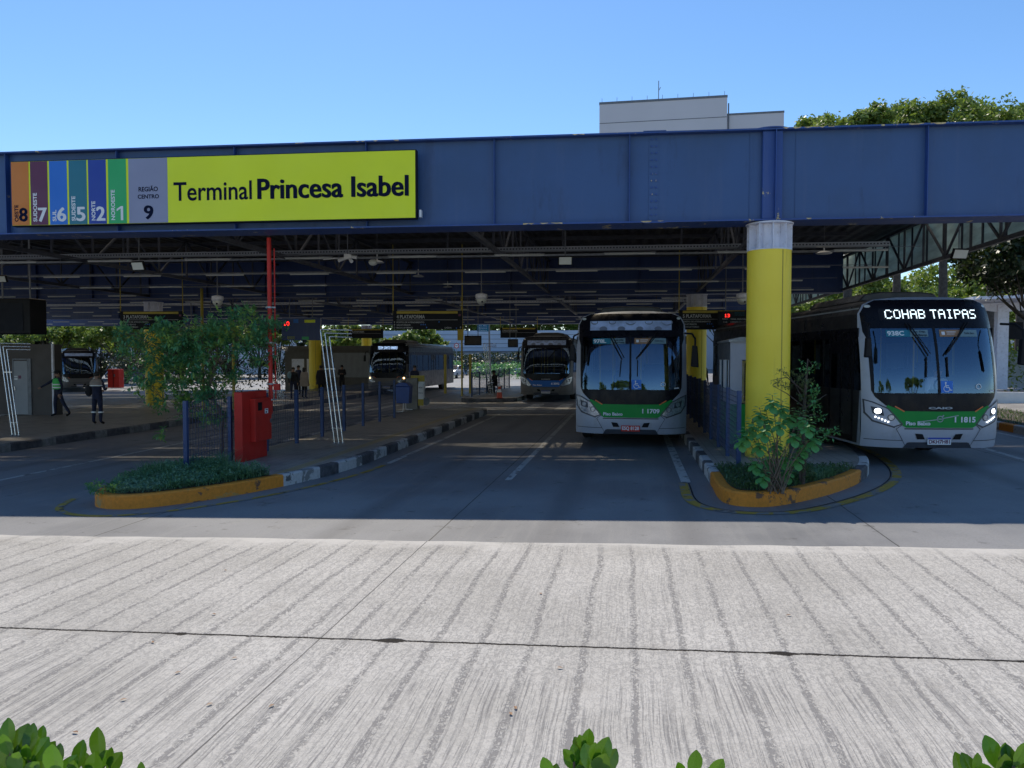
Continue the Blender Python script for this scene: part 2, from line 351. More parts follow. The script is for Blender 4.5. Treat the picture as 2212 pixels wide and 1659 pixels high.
class MB:
    def __init__(s): s.v = []; s.f = []; s.mi = []; s.cur = 0
    def add(s, vs, fs):
        n = len(s.v); s.v += [tuple(p) for p in vs]; s.f += [tuple(i + n for i in f) for f in fs]; s.mi += [s.cur] * len(fs); return s
    def box(s, x0, x1, y0, y1, z0, z1):
        p = [(x0, y0, z0), (x1, y0, z0), (x1, y1, z0), (x0, y1, z0), (x0, y0, z1), (x1, y0, z1), (x1, y1, z1), (x0, y1, z1)]
        return s.add(p, [(0, 3, 2, 1), (4, 5, 6, 7), (0, 1, 5, 4), (1, 2, 6, 5), (2, 3, 7, 6), (3, 0, 4, 7)])
    def bar(s, a, b, wd, ht):                          # rectangular bar between two points
        a, b = Vector(a), Vector(b); d = (b - a).normalized()
        up = Vector((0, 0, 1)) if abs(d.z) < .95 else Vector((0, 1, 0))
        x = d.cross(up).normalized() * wd / 2; z = x.cross(d).normalized() * ht / 2
        p = [a - x - z, a + x - z, a + x + z, a - x + z, b - x - z, b + x - z, b + x + z, b - x + z]
        return s.add(p, [(0, 1, 2, 3), (7, 6, 5, 4), (0, 4, 5, 1), (1, 5, 6, 2), (2, 6, 7, 3), (3, 7, 4, 0)])
    def tube(s, a, b, r, r2=None, n=8, caps=True):
        return s.path([a, b], [r, r if r2 is None else r2], n, caps)
    def path(s, pts, rad, n=8, caps=True):
        pts = [Vector(p) for p in pts]; k = len(pts)
        if not isinstance(rad, (list, tuple)): rad = [rad] * k
        vs = []; prev = None
        for i, p in enumerate(pts):
            d = (pts[min(i + 1, k - 1)] - pts[max(i - 1, 0)]).normalized()
            if prev is None:
                up = Vector((0, 0, 1)) if abs(d.z) < .9 else Vector((1, 0, 0)); x = d.cross(up).normalized()
            else: x = (prev - d * prev.dot(d)).normalized()
            prev = x; y = d.cross(x)
            for j in range(n):
                a = 2 * math.pi * j / n; vs.append(p + (x * math.cos(a) + y * math.sin(a)) * rad[i])
        fs = [(i * n + j, i * n + (j + 1) % n, (i + 1) * n + (j + 1) % n, (i + 1) * n + j) for i in range(k - 1) for j in range(n)]
        if caps: fs += [tuple(range(n - 1, -1, -1)), tuple(range((k - 1) * n, k * n))]
        return s.add(vs, fs)
    def lathe(s, prof, n=24, c=(0, 0, 0), axis='z', caps=True):
        vs = []
        for r, h in prof:
            for j in range(n):
                a = 2 * math.pi * j / n; p = (r * math.cos(a), r * math.sin(a), h)
                if axis == 'y': p = (p[0], h, p[1])
                if axis == 'x': p = (h, p[0], p[1])
                vs.append((p[0] + c[0], p[1] + c[1], p[2] + c[2]))
        k = len(prof)
        fs = [(i * n + j, i * n + (j + 1) % n, (i + 1) * n + (j + 1) % n, (i + 1) * n + j) for i in range(k - 1) for j in range(n)]
        if caps: fs += [tuple(range(n - 1, -1, -1)), tuple(range((k - 1) * n, k * n))]
        return s.add(vs, fs)
    def ball(s, c, r, n=12, sq=(1, 1, 1)):
        m_ = n // 2; vs = []
        for i in range(1, m_):
            t = math.pi * i / m_
            for j in range(n):
                a = 2 * math.pi * j / n
                vs.append((c[0] + r * sq[0] * math.sin(t) * math.cos(a), c[1] + r * sq[1] * math.sin(t) * math.sin(a), c[2] + r * sq[2] * math.cos(t)))
        k = len(vs); vs += [(c[0], c[1], c[2] + r * sq[2]), (c[0], c[1], c[2] - r * sq[2])]
        fs = [(i * n + j, (i + 1) * n + j, (i + 1) * n + (j + 1) % n, i * n + (j + 1) % n) for i in range(m_ - 2) for j in range(n)]
        fs += [(k, j, (j + 1) % n) for j in range(n)] + [(k + 1, (m_ - 2) * n + (j + 1) % n, (m_ - 2) * n + j) for j in range(n)]
        return s.add(vs, fs)
    def prism(s, poly, a, b, axis='z'):                # polygon extruded between a and b
        def P(p, h):
            return (p[0], p[1], h) if axis == 'z' else ((p[0], h, p[1]) if axis == 'y' else (h, p[0], p[1]))
        n = len(poly); vs = [P(p, a) for p in poly] + [P(p, b) for p in poly]
        return s.add(vs, [tuple(range(n - 1, -1, -1)), tuple(range(n, 2 * n))] + [(i, (i + 1) % n, n + (i + 1) % n, n + i) for i in range(n)])
    def build(s, name, mt, parent=None, smooth=False, bevel=0, loc=None, rz=None, fix=True):
        me = bpy.data.meshes.new(name); me.from_pydata(s.v, [], s.f)
        for q in (mt if isinstance(mt, list) else [mt]): me.materials.append(q)
        if isinstance(mt, list): me.polygons.foreach_set('material_index', s.mi)
        if fix:
            bm = bmesh.new(); bm.from_mesh(me); bmesh.ops.recalc_face_normals(bm, faces=bm.faces); bm.to_mesh(me); bm.free()
        me.validate(); o = bpy.data.objects.new(name, me); C.objects.link(o); o.parent = parent
        if smooth:
            me.polygons.foreach_set('use_smooth', [True] * len(me.polygons))
            try: me.set_sharp_from_angle(angle=R(38))
            except Exception: pass
        if bevel:
            b = o.modifiers.new('bevel', 'BEVEL'); b.width = bevel; b.segments = 2; b.limit_method = 'ANGLE'; b.angle_limit = R(35)
        if loc is not None: o.location = loc
        if rz is not None: o.rotation_euler = (0, 0, rz)
        return o

_tx = {}
def text_geo(txt, bold=0.0):
    k = (txt, bold)
    if k not in _tx:
        cu = bpy.data.curves.new('t', 'FONT'); cu.body = txt; cu.size = 1; cu.offset = bold; cu.resolution_u = 4
        o = bpy.data.objects.new('t', cu); C.objects.link(o); bpy.context.view_layer.update()
        me = bpy.data.meshes.new_from_object(o.evaluated_get(bpy.context.evaluated_depsgraph_get()))
        v = np.array([list(q.co) for q in me.vertices]).reshape(-1, 3); f = [tuple(p.vertices) for p in me.polygons]
        bpy.data.objects.remove(o); bpy.data.meshes.remove(me); bpy.data.curves.remove(cu)
        if len(v):
            v[:, 0] -= v[:, 0].min(); v[:, 0] /= v[:, 0].max(); v[:, 1] -= v[:, 1].min(); v[:, 1] /= v[:, 1].max()
        _tx[k] = (v, f)
    return _tx[k]
def text(mb, txt, x0, x1, z0, z1, y, bold=0.0, rot=False, fn=None, skew=0):
    """letters in the XZ plane facing -Y, filling the box"""
    v, f = text_geo(txt, bold)
    vs = []
    for a, b, _ in v:
        if rot: x = x1 - (x1 - x0) * b; z = z0 + (z1 - z0) * a
        else: x = x0 + (x1 - x0) * a + skew * b; z = z0 + (z1 - z0) * b
        vs.append((x, y if fn is None else fn(x, z) - y, z))
    return mb.add(vs, f)
def btext(mb, txt, x0, x1, z0, z1, y, k=.006, **kw):
    """bold letters: three slightly shifted layers, each a little in front of the last"""
    for i, dx in enumerate((-k, 0, k)): text(mb, txt, x0 + dx, x1 + dx, z0 - (i - 1) * k * .3, z1 - (i - 1) * k * .3, y - .0008 * i, .012, **kw)
    return mb
def one(mb, x0, x1, z0, z1, y):
    w_ = x1 - x0; h = z1 - z0
    return mb.add([(x1 - w_ * .38, y, z0), (x1, y, z0), (x1, y, z1), (x1 - w_ * .34, y, z1), (x0, y, z1 - h * .20), (x0, y, z1 - h * .36), (x1 - w_ * .38, y, z1 - h * .17)], [(0, 1, 2, 3, 6), (3, 4, 5, 6)])
FONT5 = {'C': '01110 10001 10000 10000 10000 10001 01110', 'O': '01110 10001 10001 10001 10001 10001 01110', 'H': '10001 10001 10001 11111 10001 10001 10001',
 'A': '01110 10001 10001 11111 10001 10001 10001', 'B': '11110 10001 10001 11110 10001 10001 11110', 'T': '11111 00100 00100 00100 00100 00100 00100',
 'I': '01110 00100 00100 00100 00100 00100 01110', 'P': '11110 10001 10001 11110 10000 10000 10000', 'S': '01111 10000 10000 01110 00001 00001 11110',
 'E': '11111 10000 10000 11110 10000 10000 11111', 'R': '11110 10001 10001 11110 10100 10010 10001', 'M': '10001 11011 10101 10101 10001 10001 10001',
 'N': '10001 11001 10101 10011 10001 10001 10001', '1': '00100 01100 00100 00100 00100 00100 01110', '3': '11110 00001 00001 01110 00001 00001 11110', '0': '01110 10001 10001 10001 10001 10001 01110', ' ': '00000 ' * 7}
def dots(mb, txt, x0, x1, z0, z1, y, fn=None, bold=False):
    cols = sum(3 if c == ' ' else 6 for c in txt) - 1; dx = (x1 - x0) / cols; dz = (z1 - z0) / 7; cx = 0
    for c in txt:
        if c == ' ': cx += 3; continue
        for j, row in enumerate(FONT5[c].split()):
            for i, b in enumerate(row):
                if b == '1':
                    a = x0 + (cx + i) * dx; t = z1 - j * dz; g = .04 if bold else .10
                    q = [(a + dx * g, t - dz * (1 - g)), (a + dx * (1.25 if bold else 1 - g), t - dz * (1 - g)), (a + dx * (1.25 if bold else 1 - g), t - dz * g), (a + dx * g, t - dz * g)]
                    mb.add([(p[0], y if fn is None else fn(*p) - y, p[1]) for p in q], [(0, 1, 2, 3)])
        cx += 6
    return mb

def mat_perf():
    M = NT('perforated_steel'); v = M.coord(); x = M.xyz(v)
    f = M.math('FRACT', M.math('MULTIPLY', x[0], 12.5)); k = M.math('MULTIPLY', M.ramp(f, .45, .5), M.math('MULTIPLY', M.ramp(x[2], .030, .034), M.ramp(x[2], .068, .064)))
    M.l(M.mix(k, (.36, .38, .40), (.04, .04, .05)), M.b.inputs['Base Color']); M.b.inputs['Roughness'].default_value = .45; M.b.inputs['Metallic'].default_value = .3
    return M.m
m['perf'] = mat_perf()

def mat_sheet(name, col):
    M = NT(name); v = M.coord(); n = M.ramp(M.noise(M.mapping(v, (.6, .6, 3)), 1, 5, .65), .3, .75)
    cc = M.mix(n, col, tuple(k * .6 for k in col)); M.l(cc, M.b.inputs['Base Color']); M.b.inputs['Roughness'].default_value = .5
    tr = M.n('ShaderNodeBsdfTranslucent'); M.l(cc, tr.inputs[0]); mx = M.n('ShaderNodeMixShader'); mx.inputs[0].default_value = .65
    M.l(M.b.outputs[0], mx.inputs[1]); M.l(tr.outputs[0], mx.inputs[2]); M.l(mx.outputs[0], M.o.inputs[0]); return M.m
m['sheet_green'] = mat_sheet('translucent_sheet', (.72, .80, .72))
def mat_skylight():
    M = NT('skylight_sheet'); v = M.coord(); n = M.ramp(M.noise(M.mapping(v, (.25, .6, 1)), 1, 4, .6), .42, .60)
    tr = M.n('ShaderNodeBsdfTranslucent'); tr.inputs[0].default_value = (.46, .41, .33, 1)
    tp = M.n('ShaderNodeBsdfTransparent'); tp.inputs[0].default_value = (.9, .84, .72, 1)
    mx = M.n('ShaderNodeMixShader'); M.l(M.math('MULTIPLY', n, .36), mx.inputs[0]); M.l(tr.outputs[0], mx.inputs[1]); M.l(tp.outputs[0], mx.inputs[2]); M.l(mx.outputs[0], M.o.inputs[0]); return M.m
m['skylight'] = mat_skylight()
# ------------------------------------------------------------------ GROUND
def grid_sheet(name, rcuts, scuts_fn, h, mt):
    """sheet in lane coordinates; object rotated so that object x = r, y = s"""
    mb = MB(); n = len(rcuts)
    rows = []
    for r in rcuts: rows.append(scuts_fn(r))
    k = len(rows[0]); vs = []
    for r, ss in zip(rcuts, rows):
        for s_ in ss: vs.append((r, s_, gz(r) + h))
    fs = [(i * k + j, (i + 1) * k + j, (i + 1) * k + j + 1, i * k + j + 1) for i in range(n - 1) for j in range(k - 1)]
    mb.add(vs, fs); o = mb.build(name, mt, rz=-LA); return tag(o, kind='structure')
rc = [-600, -45, -30, -20, -10, 0, 10, 20, 30, 40, 600]
grid_sheet('road', rc, lambda r: [-80, 0, 30, 100, 900], 0, m['road'])
A0, A1 = GPrs(0, 1156), GPrs(2212, 1187)
kb = (A1[1] - A0[1]) / (A1[0] - A0[0]); ka = A0[1] - kb * A0[0]
B0, B1 = GPrs(0, 1357), GPrs(2212, 1430)
cb = (B1[1] - B0[1]) / (B1[0] - B0[0]); ca = B0[1] - cb * B0[0]
m['grooved'] = mat_grooved(ca, cb, ka, kb)
wav = random.Random(3)
rg = [-45 + .5 * i for i in range(171)]
jag = [wav.uniform(-.03, .03) for _ in rg]
grid_sheet('concrete_yard', rg, lambda r: [-40, -2, ka + kb * r - 1.0, ka + kb * r + jag[rg.index(r)]], .004, m['grooved'])
# ------------------------------------------------------------------ KERBED PLATFORMS
def ring_pts(poly, step=.25):
    out = []
    for i in range(len(poly)):
        a, b = Vector(poly[i]), Vector(poly[(i + 1) % len(poly)]); n = max(1, int((b - a).length / step))
        out += [a + (b - a) * j / n for j in range(n)]
    return out
def offset_poly(poly, d):
    n = len(poly); out = []
    for i in range(n):
        a, b, c = Vector(poly[i - 1]), Vector(poly[i]), Vector(poly[(i + 1) % n])
        t = ((b - a).normalized() + (c - b).normalized()).normalized(); nrm = Vector((t.y, -t.x)); out.append(b + nrm * d)
    return out
def platform(name, label, poly, colours, kerb_h=.2, soil=None, pave='pave', kw=.16):
    """poly counter-clockwise in (r, s). colours(mid point) -> material key or None"""
    root = empty(name, label, 'platform', (0, 0, 0), -LA)
    inner = offset_poly(poly, -kw); n = len(poly)
    keys = [colours((Vector(poly[i]) + Vector(poly[(i + 1) % n])) / 2, i) for i in range(n)]
    st0 = next((i for i in range(n) if keys[i] != keys[i - 1]), 0); cur = None; mb = None; ln = 0; runs = []
    for q in range(n):
        i = (st0 + q) % n; j = (i + 1) % n; a, b = Vector(poly[i]), Vector(poly[j]); key = keys[i]
        if key != cur or ln > 3.5: mb = MB(); cur = key; runs.append((key, mb)); ln = 0
        ln += (b - a).length
        ia, ib = inner[i], inner[j]; t = .025
        na = (a - Vector(ia)).normalized() * t; nb = (b - Vector(ib)).normalized() * t
        def z(p, h): return (p[0], p[1], gz(p[0]) + h)
        ch = kerb_h + .005
        mb.add([z(a, -.05), z(b, -.05), z(b, ch - t), z(a, ch - t), z(a - na, ch), z(b - nb, ch), z(ia, ch), z(ib, ch), z(ia, -.05), z(ib, -.05)],
               [(0, 1, 2, 3), (3, 2, 5, 4), (4, 5, 7, 6), (6, 7, 9, 8)])
    for key, mb in runs:
        mb.build('kerb_stone', m[key], root, smooth=False)
    mb = MB(); mb.add([(p[0], p[1], gz(p[0]) + kerb_h) for p in inner], [tuple(range(n))]); top = mb.build('paving', m[pave], root, fix=False)
    if top.data.polygons[0].normal.z < 0: top.data.flip_normals()
    return root
def smooth_poly(pts, it=2, keep=()):
    for _ in range(it):
        out = []
        for i in range(len(pts)):
            a, b = Vector(pts[i]), Vector(pts[(i + 1) % len(pts)])
            if (b - a).length > 3: out += [a + (b - a).normalized() * .5, b - (b - a).normalized() * .5]
            else: out += [a * .75 + b * .25, a * .25 + b * .75]
        pts = out
    return pts
def blocks(mid, i, s0=0, per=1.65):
    return 'kerb_white' if ((mid.y - s0) % per) < per / 2 else 'kerb_black'
def densify(poly, step):
    return [tuple(p) for p in ring_pts(poly, step)]
# island A (left middle)
islA = [(-7.6, 9.95), (-7.1, 10.05), (-6.45, 10.8), (-5.9, 11.94), (-5.55, 13.2), (-5.4, 14.4), (-5.4, 28.6), (-5.7, 29.2), (-8.4, 29.2), (-8.4, 11.2), (-8.1, 10.25)]
islA = densify(smooth_poly(islA, 2), .41)
def colA(mid, i):
    if mid.y < 12.1: return 'kerb_orange'
    return 'kerb_white' if ((mid.y - 12.1) % 1.65) < .82 else 'kerb_black'
platform('bus_platform', 'long paved kerbed island with orange planter tip, between the two middle lanes', islA, colA)
islA2 = densify(smooth_poly([(-5.7, 36.2), (-5.4, 36.8), (-5.4, 52), (-8.4, 52), (-8.4, 36.8), (-8.0, 36.2)], 1), .41)
platform('bus_platform', 'paved platform beyond the crosswalk, holding the orange traffic cone', islA2, colA)
islB = densify(smooth_poly([(-15.4, 12.5), (-15.2, 13.5), (-15.2, 40), (-15.6, 47), (-24, 47), (-24, 12.5)], 1), .5)
platform('bus_platform', 'broad paved platform on the left where the two uniformed workers stand', islB,
         lambda mid, i: 'kerb_dull' if ((mid.y - .3) % 1.9) < .8 else 'kerb_black')
islC = [(1.34, 12.6), (1.31, 11.5), (1.42, 11.05), (1.72, 10.93), (2.04, 11.01), (2.53, 11.45), (3.1, 12.12), (3.64, 12.9), (4.15, 13.9), (4.5, 15.2), (4.75, 17), (4.75, 42), (1.34, 42)]
islC = densify(smooth_poly(islC, 2), .36)
def colC(mid, i):
    if mid.y < 13.15 or (mid.x > 2 and mid.y < 13.3): return 'kerb_orange'
    if mid.x > 3.5: return 'kerb_white' if 13.9 < mid.y < 14.9 else 'kerb_black'
    return 'kerb_white' if ((mid.y - 13.15) % 1.3) < .65 else 'kerb_black'
platform('bus_platform', 'paved island around the big yellow pillar, with orange rounded kerb', islC, colC)
islD = densify([(10.0, 12), (18, 12), (18, 60), (10.0, 60)], .8)
platform('bus_platform', 'sunlit kerbed strip with the white shelter at the right edge', islD, lambda mid, i: 'kerb_white' if ((mid.y - .5) % 2.2) < 1.1 else 'kerb_orange')

# soil beds
def bed(name, poly, label):
    mb = MB(); mb.add([(p[0], p[1], gz(p[0]) + .215) for p in poly], [tuple(range(len(poly)))])
    o = mb.build(name, m['soil'], rz=-LA, fix=False)
    if o.data.polygons[0].normal.z < 0: o.data.flip_normals()
    return tag(o, kind='structure')
def inset_clip(poly, fn_):
    q = offset_poly(poly, -.15); return [(p.x, min(p.y, fn_(p.x))) for p in q if p.y < fn_(p.x) + .45]
bedA = inset_clip(islA, lambda r: 11.9 + (-5.9 - r) * .55); bedC = inset_clip(islC, lambda r: 13.4)
bed('planter_soil', bedA, ''); bed('planter_soil', bedC, '')
mbx = MB(); mbx.add([(x, y, gz(x) + .212) for x, y in ((10.2, 14), (12.4, 14), (12.4, 58), (10.2, 58))], [(0, 1, 2, 3)]); tag(mbx.build('planter_soil', m['soil'], rz=-LA), kind='structure')

# ------------------------------------------------------------------ ROAD MARKINGS
def line(name, pts, wd, mt, h=.005, gap=None):
    mb = MB(); pts = [Vector(p) for p in pts]; L_, R_ = [], []
    for i, p in enumerate(pts):
        d = (pts[min(i + 1, len(pts) - 1)] - pts[max(i - 1, 0)]).normalized(); n = Vector((-d.y, d.x)) * wd / 2
        L_.append(p + n); R_.append(p - n)
    vs = [(p.x, p.y, gz(p.x) + h) for p in L_] + [(p.x, p.y, gz(p.x) + h) for p in R_]; n = len(pts)
    mb.add(vs, [(i, i + 1, n + i + 1, n + i) for i in range(n - 1)])
    o = mb.build(name, mt, rz=-LA, fix=False)
    if o.data.polygons[0].normal.z < 0: o.data.flip_normals()
    return tag(o, kind='structure')
line('lane_marking', [(-4.93, 14.8), (-4.93, 28.5)], .12, m['white_line'])
a_, b_ = GPrs(1097, 1038), GPrs(1240, 893)
line('lane_marking', [a_, b_], .12, m['white_line'])
line('lane_marking', [(.95, 13.0), (.97, 24)], .16, m['white_line'])
line('lane_marking', [GPrs(-60, 1050), GPrs(395, 957), (GPrs(395, 957)[0] - .1, 42)], .11, m['white_line'])
line('lane_marking', [GPrs(2100, 961), GPrs(2260, 1008)], .13, m['white_line'])
line('lane_marking', [(9.6, 12), (9.6, 50)], .12, m['white_line'])
def arc_of(poly, d, ok):
    q = offset_poly(poly, d); n = len(q); f = [ok(p) for p in q]
    st_ = next(i for i in range(n) if f[i] and not f[i - 1]); out = []
    for k in range(n):
        if not f[(st_ + k) % n]: break
        out.append(q[(st_ + k) % n])
    return out
line('kerb_marking', arc_of(islA, .47, lambda p: p.y < 14.9 and (p.x > -8.2 or p.y < 10.9)), .11, m['yellow_line'], .006)
okC = lambda p: (p.y < 13.2) or (p.x > 3 and p.y < 19)
line('kerb_marking', arc_of(islC, .45, okC), .15, m['yellow_line'], .006)
# gutter seam beside the curved line
line('gutter_seam', arc_of(islC, .35, okC), .02, m['black'], .007)
for i in range(12):                                    # crosswalk stripes
    r0 = -13.6 + i * 1.35
    if -8.9 < r0 < -4.9 or r0 > 1: continue
    line('crosswalk_stripe', [(r0, 30.6), (r0, 34.6)], .55, m['white_line'], .006)

# ------------------------------------------------------------------ CANOPY STRUCTURE
P0 = Vector((0, 14.46)); GX = Vector((math.cos(GA), -math.sin(GA))); GN = Vector((math.sin(GA), math.cos(GA)))
ZB, ZT = 4.655, 6.33; GL, GR = -46.0, 10.5
def g_of(ox):                                          # girder coordinate under a photo column
    k = (ox - 1106) / 1626.5 * .991
    return (k * P0.y) / (GX.x - k * GX.y)
girder = empty('roof_girder', 'deep front steel girder spanning the whole entrance, in sunless blue paint', 'girder', (P0.x, P0.y, 0), -GA, 'blue roof girders')
def girder_parts(root, full=True):
    mb = MB().box(GL, GR, .14, .155, ZB + .03, ZT - .03).box(GL, GR, .56, .575, ZB + .03, ZT - .03)
    mb.build('web', m['blue'], root)
    MB().box(GL, GR, -.02, .70, ZT - .03, ZT).build('top_flange', m['blue_flange'], root)
    MB().box(GL, GR, 0, .70, ZB, ZB + .028).build('bottom_flange', m['blue_flange'], root)
    gs = [g_of(x) for x in (10, 250, 505, 790, 1067, 1360, 2005)]
    for g in gs:
        MB().box(g - .006, g + .006, .02, .139, ZB + .029, ZT - .031).build('stiffener', m['blue_flange'], root)
    if not full: return
    g0, g1 = g_of(1403), g_of(1424)
    sp = MB().box(g0, g1, .128, .139, ZB + .06, ZT - .10).build('splice_plate', m['blue'], root)
    bl = MB()
    for i in range(12):
        for gg in (g0 + (g1 - g0) * .28, g0 + (g1 - g0) * .74):
            bl.lathe([(.020, .110), (.020, .127)], 6, (gg, 0, ZB + .16 + i * .128), 'y')
    bl.build('bolts', m['blue_flange'], sp, fix=True)
    MB().box(g0 - .12, g1 + .12, -.03, .6, ZT + .001, ZT + .014).build('cover_plate', m['blue_flange'], root)
    MB().box(g0 - .10, g1 + .12, -.012, .5, ZB - .013, ZB - .001).build('cover_plate', m['blue_flange'], root)
    ga, gb, gm = g_of(1648), g_of(1692), g_of(1675)
    MB().lathe([(.40, ZT + .001), (.40, ZT + .022)], 40, ((ga + gb) / 2, .35, 0)).build('cap_disc', m['blue_flange'], root)
    pil = MB().box(ga, gb, .04, .139, ZB + .029, ZT - .031).build('pilaster', m['blue_flange'], root, bevel=.02)
    MB().box(gm - .008, gm + .008, -.045, .039, ZB + .03, ZT - .032).build('stiffener', m['blue_flange'], root)
    for gg in (g_of(1622), g_of(1722)):
        MB().box(gg - .004, gg + .004, .131, .139, ZB + .03, ZT - .032).build('weld_seam', m['blue'], root)
girder_parts(girder)
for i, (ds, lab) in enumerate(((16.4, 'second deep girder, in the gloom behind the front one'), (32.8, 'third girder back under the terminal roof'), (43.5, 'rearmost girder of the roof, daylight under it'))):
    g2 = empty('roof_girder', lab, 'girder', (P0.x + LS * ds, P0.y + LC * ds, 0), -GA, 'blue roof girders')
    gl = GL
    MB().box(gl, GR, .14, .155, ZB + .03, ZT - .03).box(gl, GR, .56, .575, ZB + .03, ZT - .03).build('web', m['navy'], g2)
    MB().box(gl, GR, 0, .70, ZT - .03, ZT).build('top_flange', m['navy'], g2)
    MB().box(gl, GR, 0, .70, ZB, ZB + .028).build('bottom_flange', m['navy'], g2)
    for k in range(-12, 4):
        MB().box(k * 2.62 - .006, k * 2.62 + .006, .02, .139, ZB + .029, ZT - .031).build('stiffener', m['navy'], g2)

pr = random.Random(31)
for (o0, o1, top_) in ((768, 862, True), (1130, 1215, False), (1372, 1440, False), (1690, 1800, True), (1960, 2060, True), (1742, 1760, False), (640, 660, True), (1235, 1262, True)):
    g0, g1 = g_of(o0), g_of(o1); k = max(3, int((g1 - g0) / .05)); q = MB(); n_ = -.0215 if top_ else -.0015; za, zb_ = (ZT - .03, ZT) if top_ else (ZB, ZB + .028)
    pts = [g0 + (g1 - g0) * i / k for i in range(k + 1)]; hs = [pr.choice((0, .2, .5, .9, 1.0)) for _ in pts]
    for i in range(k):
        if hs[i] + hs[i + 1] > .5: q.add([(pts[i], n_, zb_ - (zb_ - za) * hs[i]), (pts[i + 1], n_, zb_ - (zb_ - za) * hs[i + 1]), (pts[i + 1], n_, zb_), (pts[i], n_, zb_)], [(0, 1, 2, 3)])
    if q.v: q.build('peeled_paint', m['primer'], girder)

def column(r, s, label, big=False):
    p = W(r, s); root = empty('yellow_column', label, 'column', p, -LA, 'yellow pillars carrying the roof')
    zb = -p.z  # local offset
    base = .2
    sh = MB().lathe([(.40, base - .02), (.40, 4.13 - p.z)], 48).build('shaft', m['yellow'], root, smooth=True)
    MB().box(.17, .19, -.362, -.352, base, 4.12 - p.z).build('seam', m['yellow_d'], sh)
    MB().lathe([(.405, base), (.405, base + .012)], 48).build('base_ring', m['conc'], root)
    cp = MB(); cp.lathe([(.41, 4.131 - p.z), (.41, 4.15 - p.z)], 40).lathe([(.43, 4.615 - p.z), (.43, 4.64 - p.z)], 40).lathe([(.27, 4.151 - p.z), (.27, 4.614 - p.z)], 24)
    cap = cp.build('capital', m['grey_cap'], root, smooth=False)
    for k in range(10):
        a = 2 * math.pi * (k + .5) / 10; q = Vector((math.cos(a), math.sin(a), 0)); z0, z1 = 4.151 - p.z, 4.614 - p.z
        t = Vector((-q.y, q.x, 0)) * .008
        MB().add([q * .272 - t + Vector((0, 0, z0)), q * .41 - t + Vector((0, 0, z0)), q * .41 - t + Vector((0, 0, z1)), q * .272 - t + Vector((0, 0, z1)),
                  q * .272 + t + Vector((0, 0, z0)), q * .41 + t + Vector((0, 0, z0)), q * .41 + t + Vector((0, 0, z1)), q * .272 + t + Vector((0, 0, z1))],
                 [(0, 1, 2, 3), (7, 6, 5, 4), (0, 4, 5, 1), (1, 5, 6, 2), (2, 6, 7, 3), (3, 7, 4, 0)]).build('fin', m['grey_cap'], cap)
    return root
cc = P0 + GX * (g_of(1668) / .991) + GN * .36
r1, s1 = rs(cc.x, cc.y)
column(r1, s1, 'big yellow pillar in front with shrubs at its foot, under the front girder')
column(2.65, s1 + 16.4, 'yellow pillar behind the fifth platform sign, beyond the green and white booth')
q = GP(326, 876, .2); rr_, ss_ = rs(q.x, q.y); column(rr_, ss_ + .3, 'yellow pillar on the left platform, half covered by the small tree')
column(-20.3, 46.6, 'yellow pillar beside the grey slatted kiosk and the waiting group')
column(-20.9, 58.0, 'farthest yellow pillar, seen just above the lit-destination bus')

# roof deck (corrugated sheets, with translucent skylight strips) and purlins
deck = empty('canopy_roof', 'dark corrugated metal roof over the terminal bays', 'roof', (0, 0, 0), -LA)
cuts = [.45, 5.9, 6.6, 8.0, 9.1, 17.3, 18.6, 21.4, 22.8, 25.6, 27.0, 34.0, 35.6, 38.6, 40.4, 44.6]
def deck_seg(d0, d1, key, nm):
    vs = []; n = int((9.0 + 46) / .2)
    for i in range(n * 2):
        r = -46 + i * .1; h = 6.22 + (.05 if i % 4 in (2, 3) else 0)
        for ds in (d0, d1): vs.append((r, 14.29 + ds + math.tan(R(2.8)) * r, h))
    q = MB(); q.add(vs, [(i * 2, i * 2 + 1, i * 2 + 3, i * 2 + 2) for i in range(n * 2 - 1)]); q.build(nm, m[key], deck, fix=False)
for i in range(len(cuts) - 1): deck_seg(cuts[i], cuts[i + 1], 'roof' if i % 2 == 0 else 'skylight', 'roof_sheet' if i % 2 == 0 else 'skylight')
pur = MB().box(GL, 9.2, -.03, .03, 6.08, 6.20).build('purlin', m['truss'])
tag(pur, 'steel purlin crossing under the corrugated roof', 'purlin', 'purlins under the roof')
for i in range(18):
    o = pur if i == 0 else pur.copy()
    if i: C.objects.link(o)
    ds = 2.1 + i * 2.3; o.location = (P0.x + LS * ds, P0.y + LC * ds, 0); o.rotation_euler = (0, 0, -GA)

def truss(r, s0, s1, label, z0=4.78, z1=6.03, name='roof_truss'):
    root = empty(name, label, 'truss', W(r, s0, 0, False), -LA, 'lengthwise roof trusses')
    Ln = s1 - s0
    MB().box(-.05, .05, 0, Ln, z0 - .06, z0 + .04).build('bottom_chord', m['truss'], root)
    MB().box(-.05, .05, 0, Ln, z1 - .04, z1 + .04).build('top_chord', m['truss'], root)
    mb = MB(); k = int(Ln / 1.5); st = Ln / k
    for i in range(k):
        y = i * st
        mb.bar((0, y + .05, z0 + .041), (0, y + .05, z1 - .041), .05, .05)
        a, b = (z0 + .05, z1 - .05) if i % 2 else (z1 - .05, z0 + .05)
        mb.bar((0, y + .1, a), (0, y + st - .02, b), .045, .06)
    mb.build('lattice', m['truss'], root)
    return root
truss(8.25, 14.0, 58, 'roof truss along the right edge, in front of the pale cladding')
for r, lab in ((-20.6, 'far left lengthwise truss over the left pillar row'), (-14.8, 'lengthwise truss left of the red pipe'), (-9.0, 'lengthwise truss over the red cabinet'), (-3.3, 'lengthwise truss over the middle lane'), (2.65, 'lengthwise truss over the right pillar row')):
    truss(r, 15.2 + .049 * r, 58, lab)
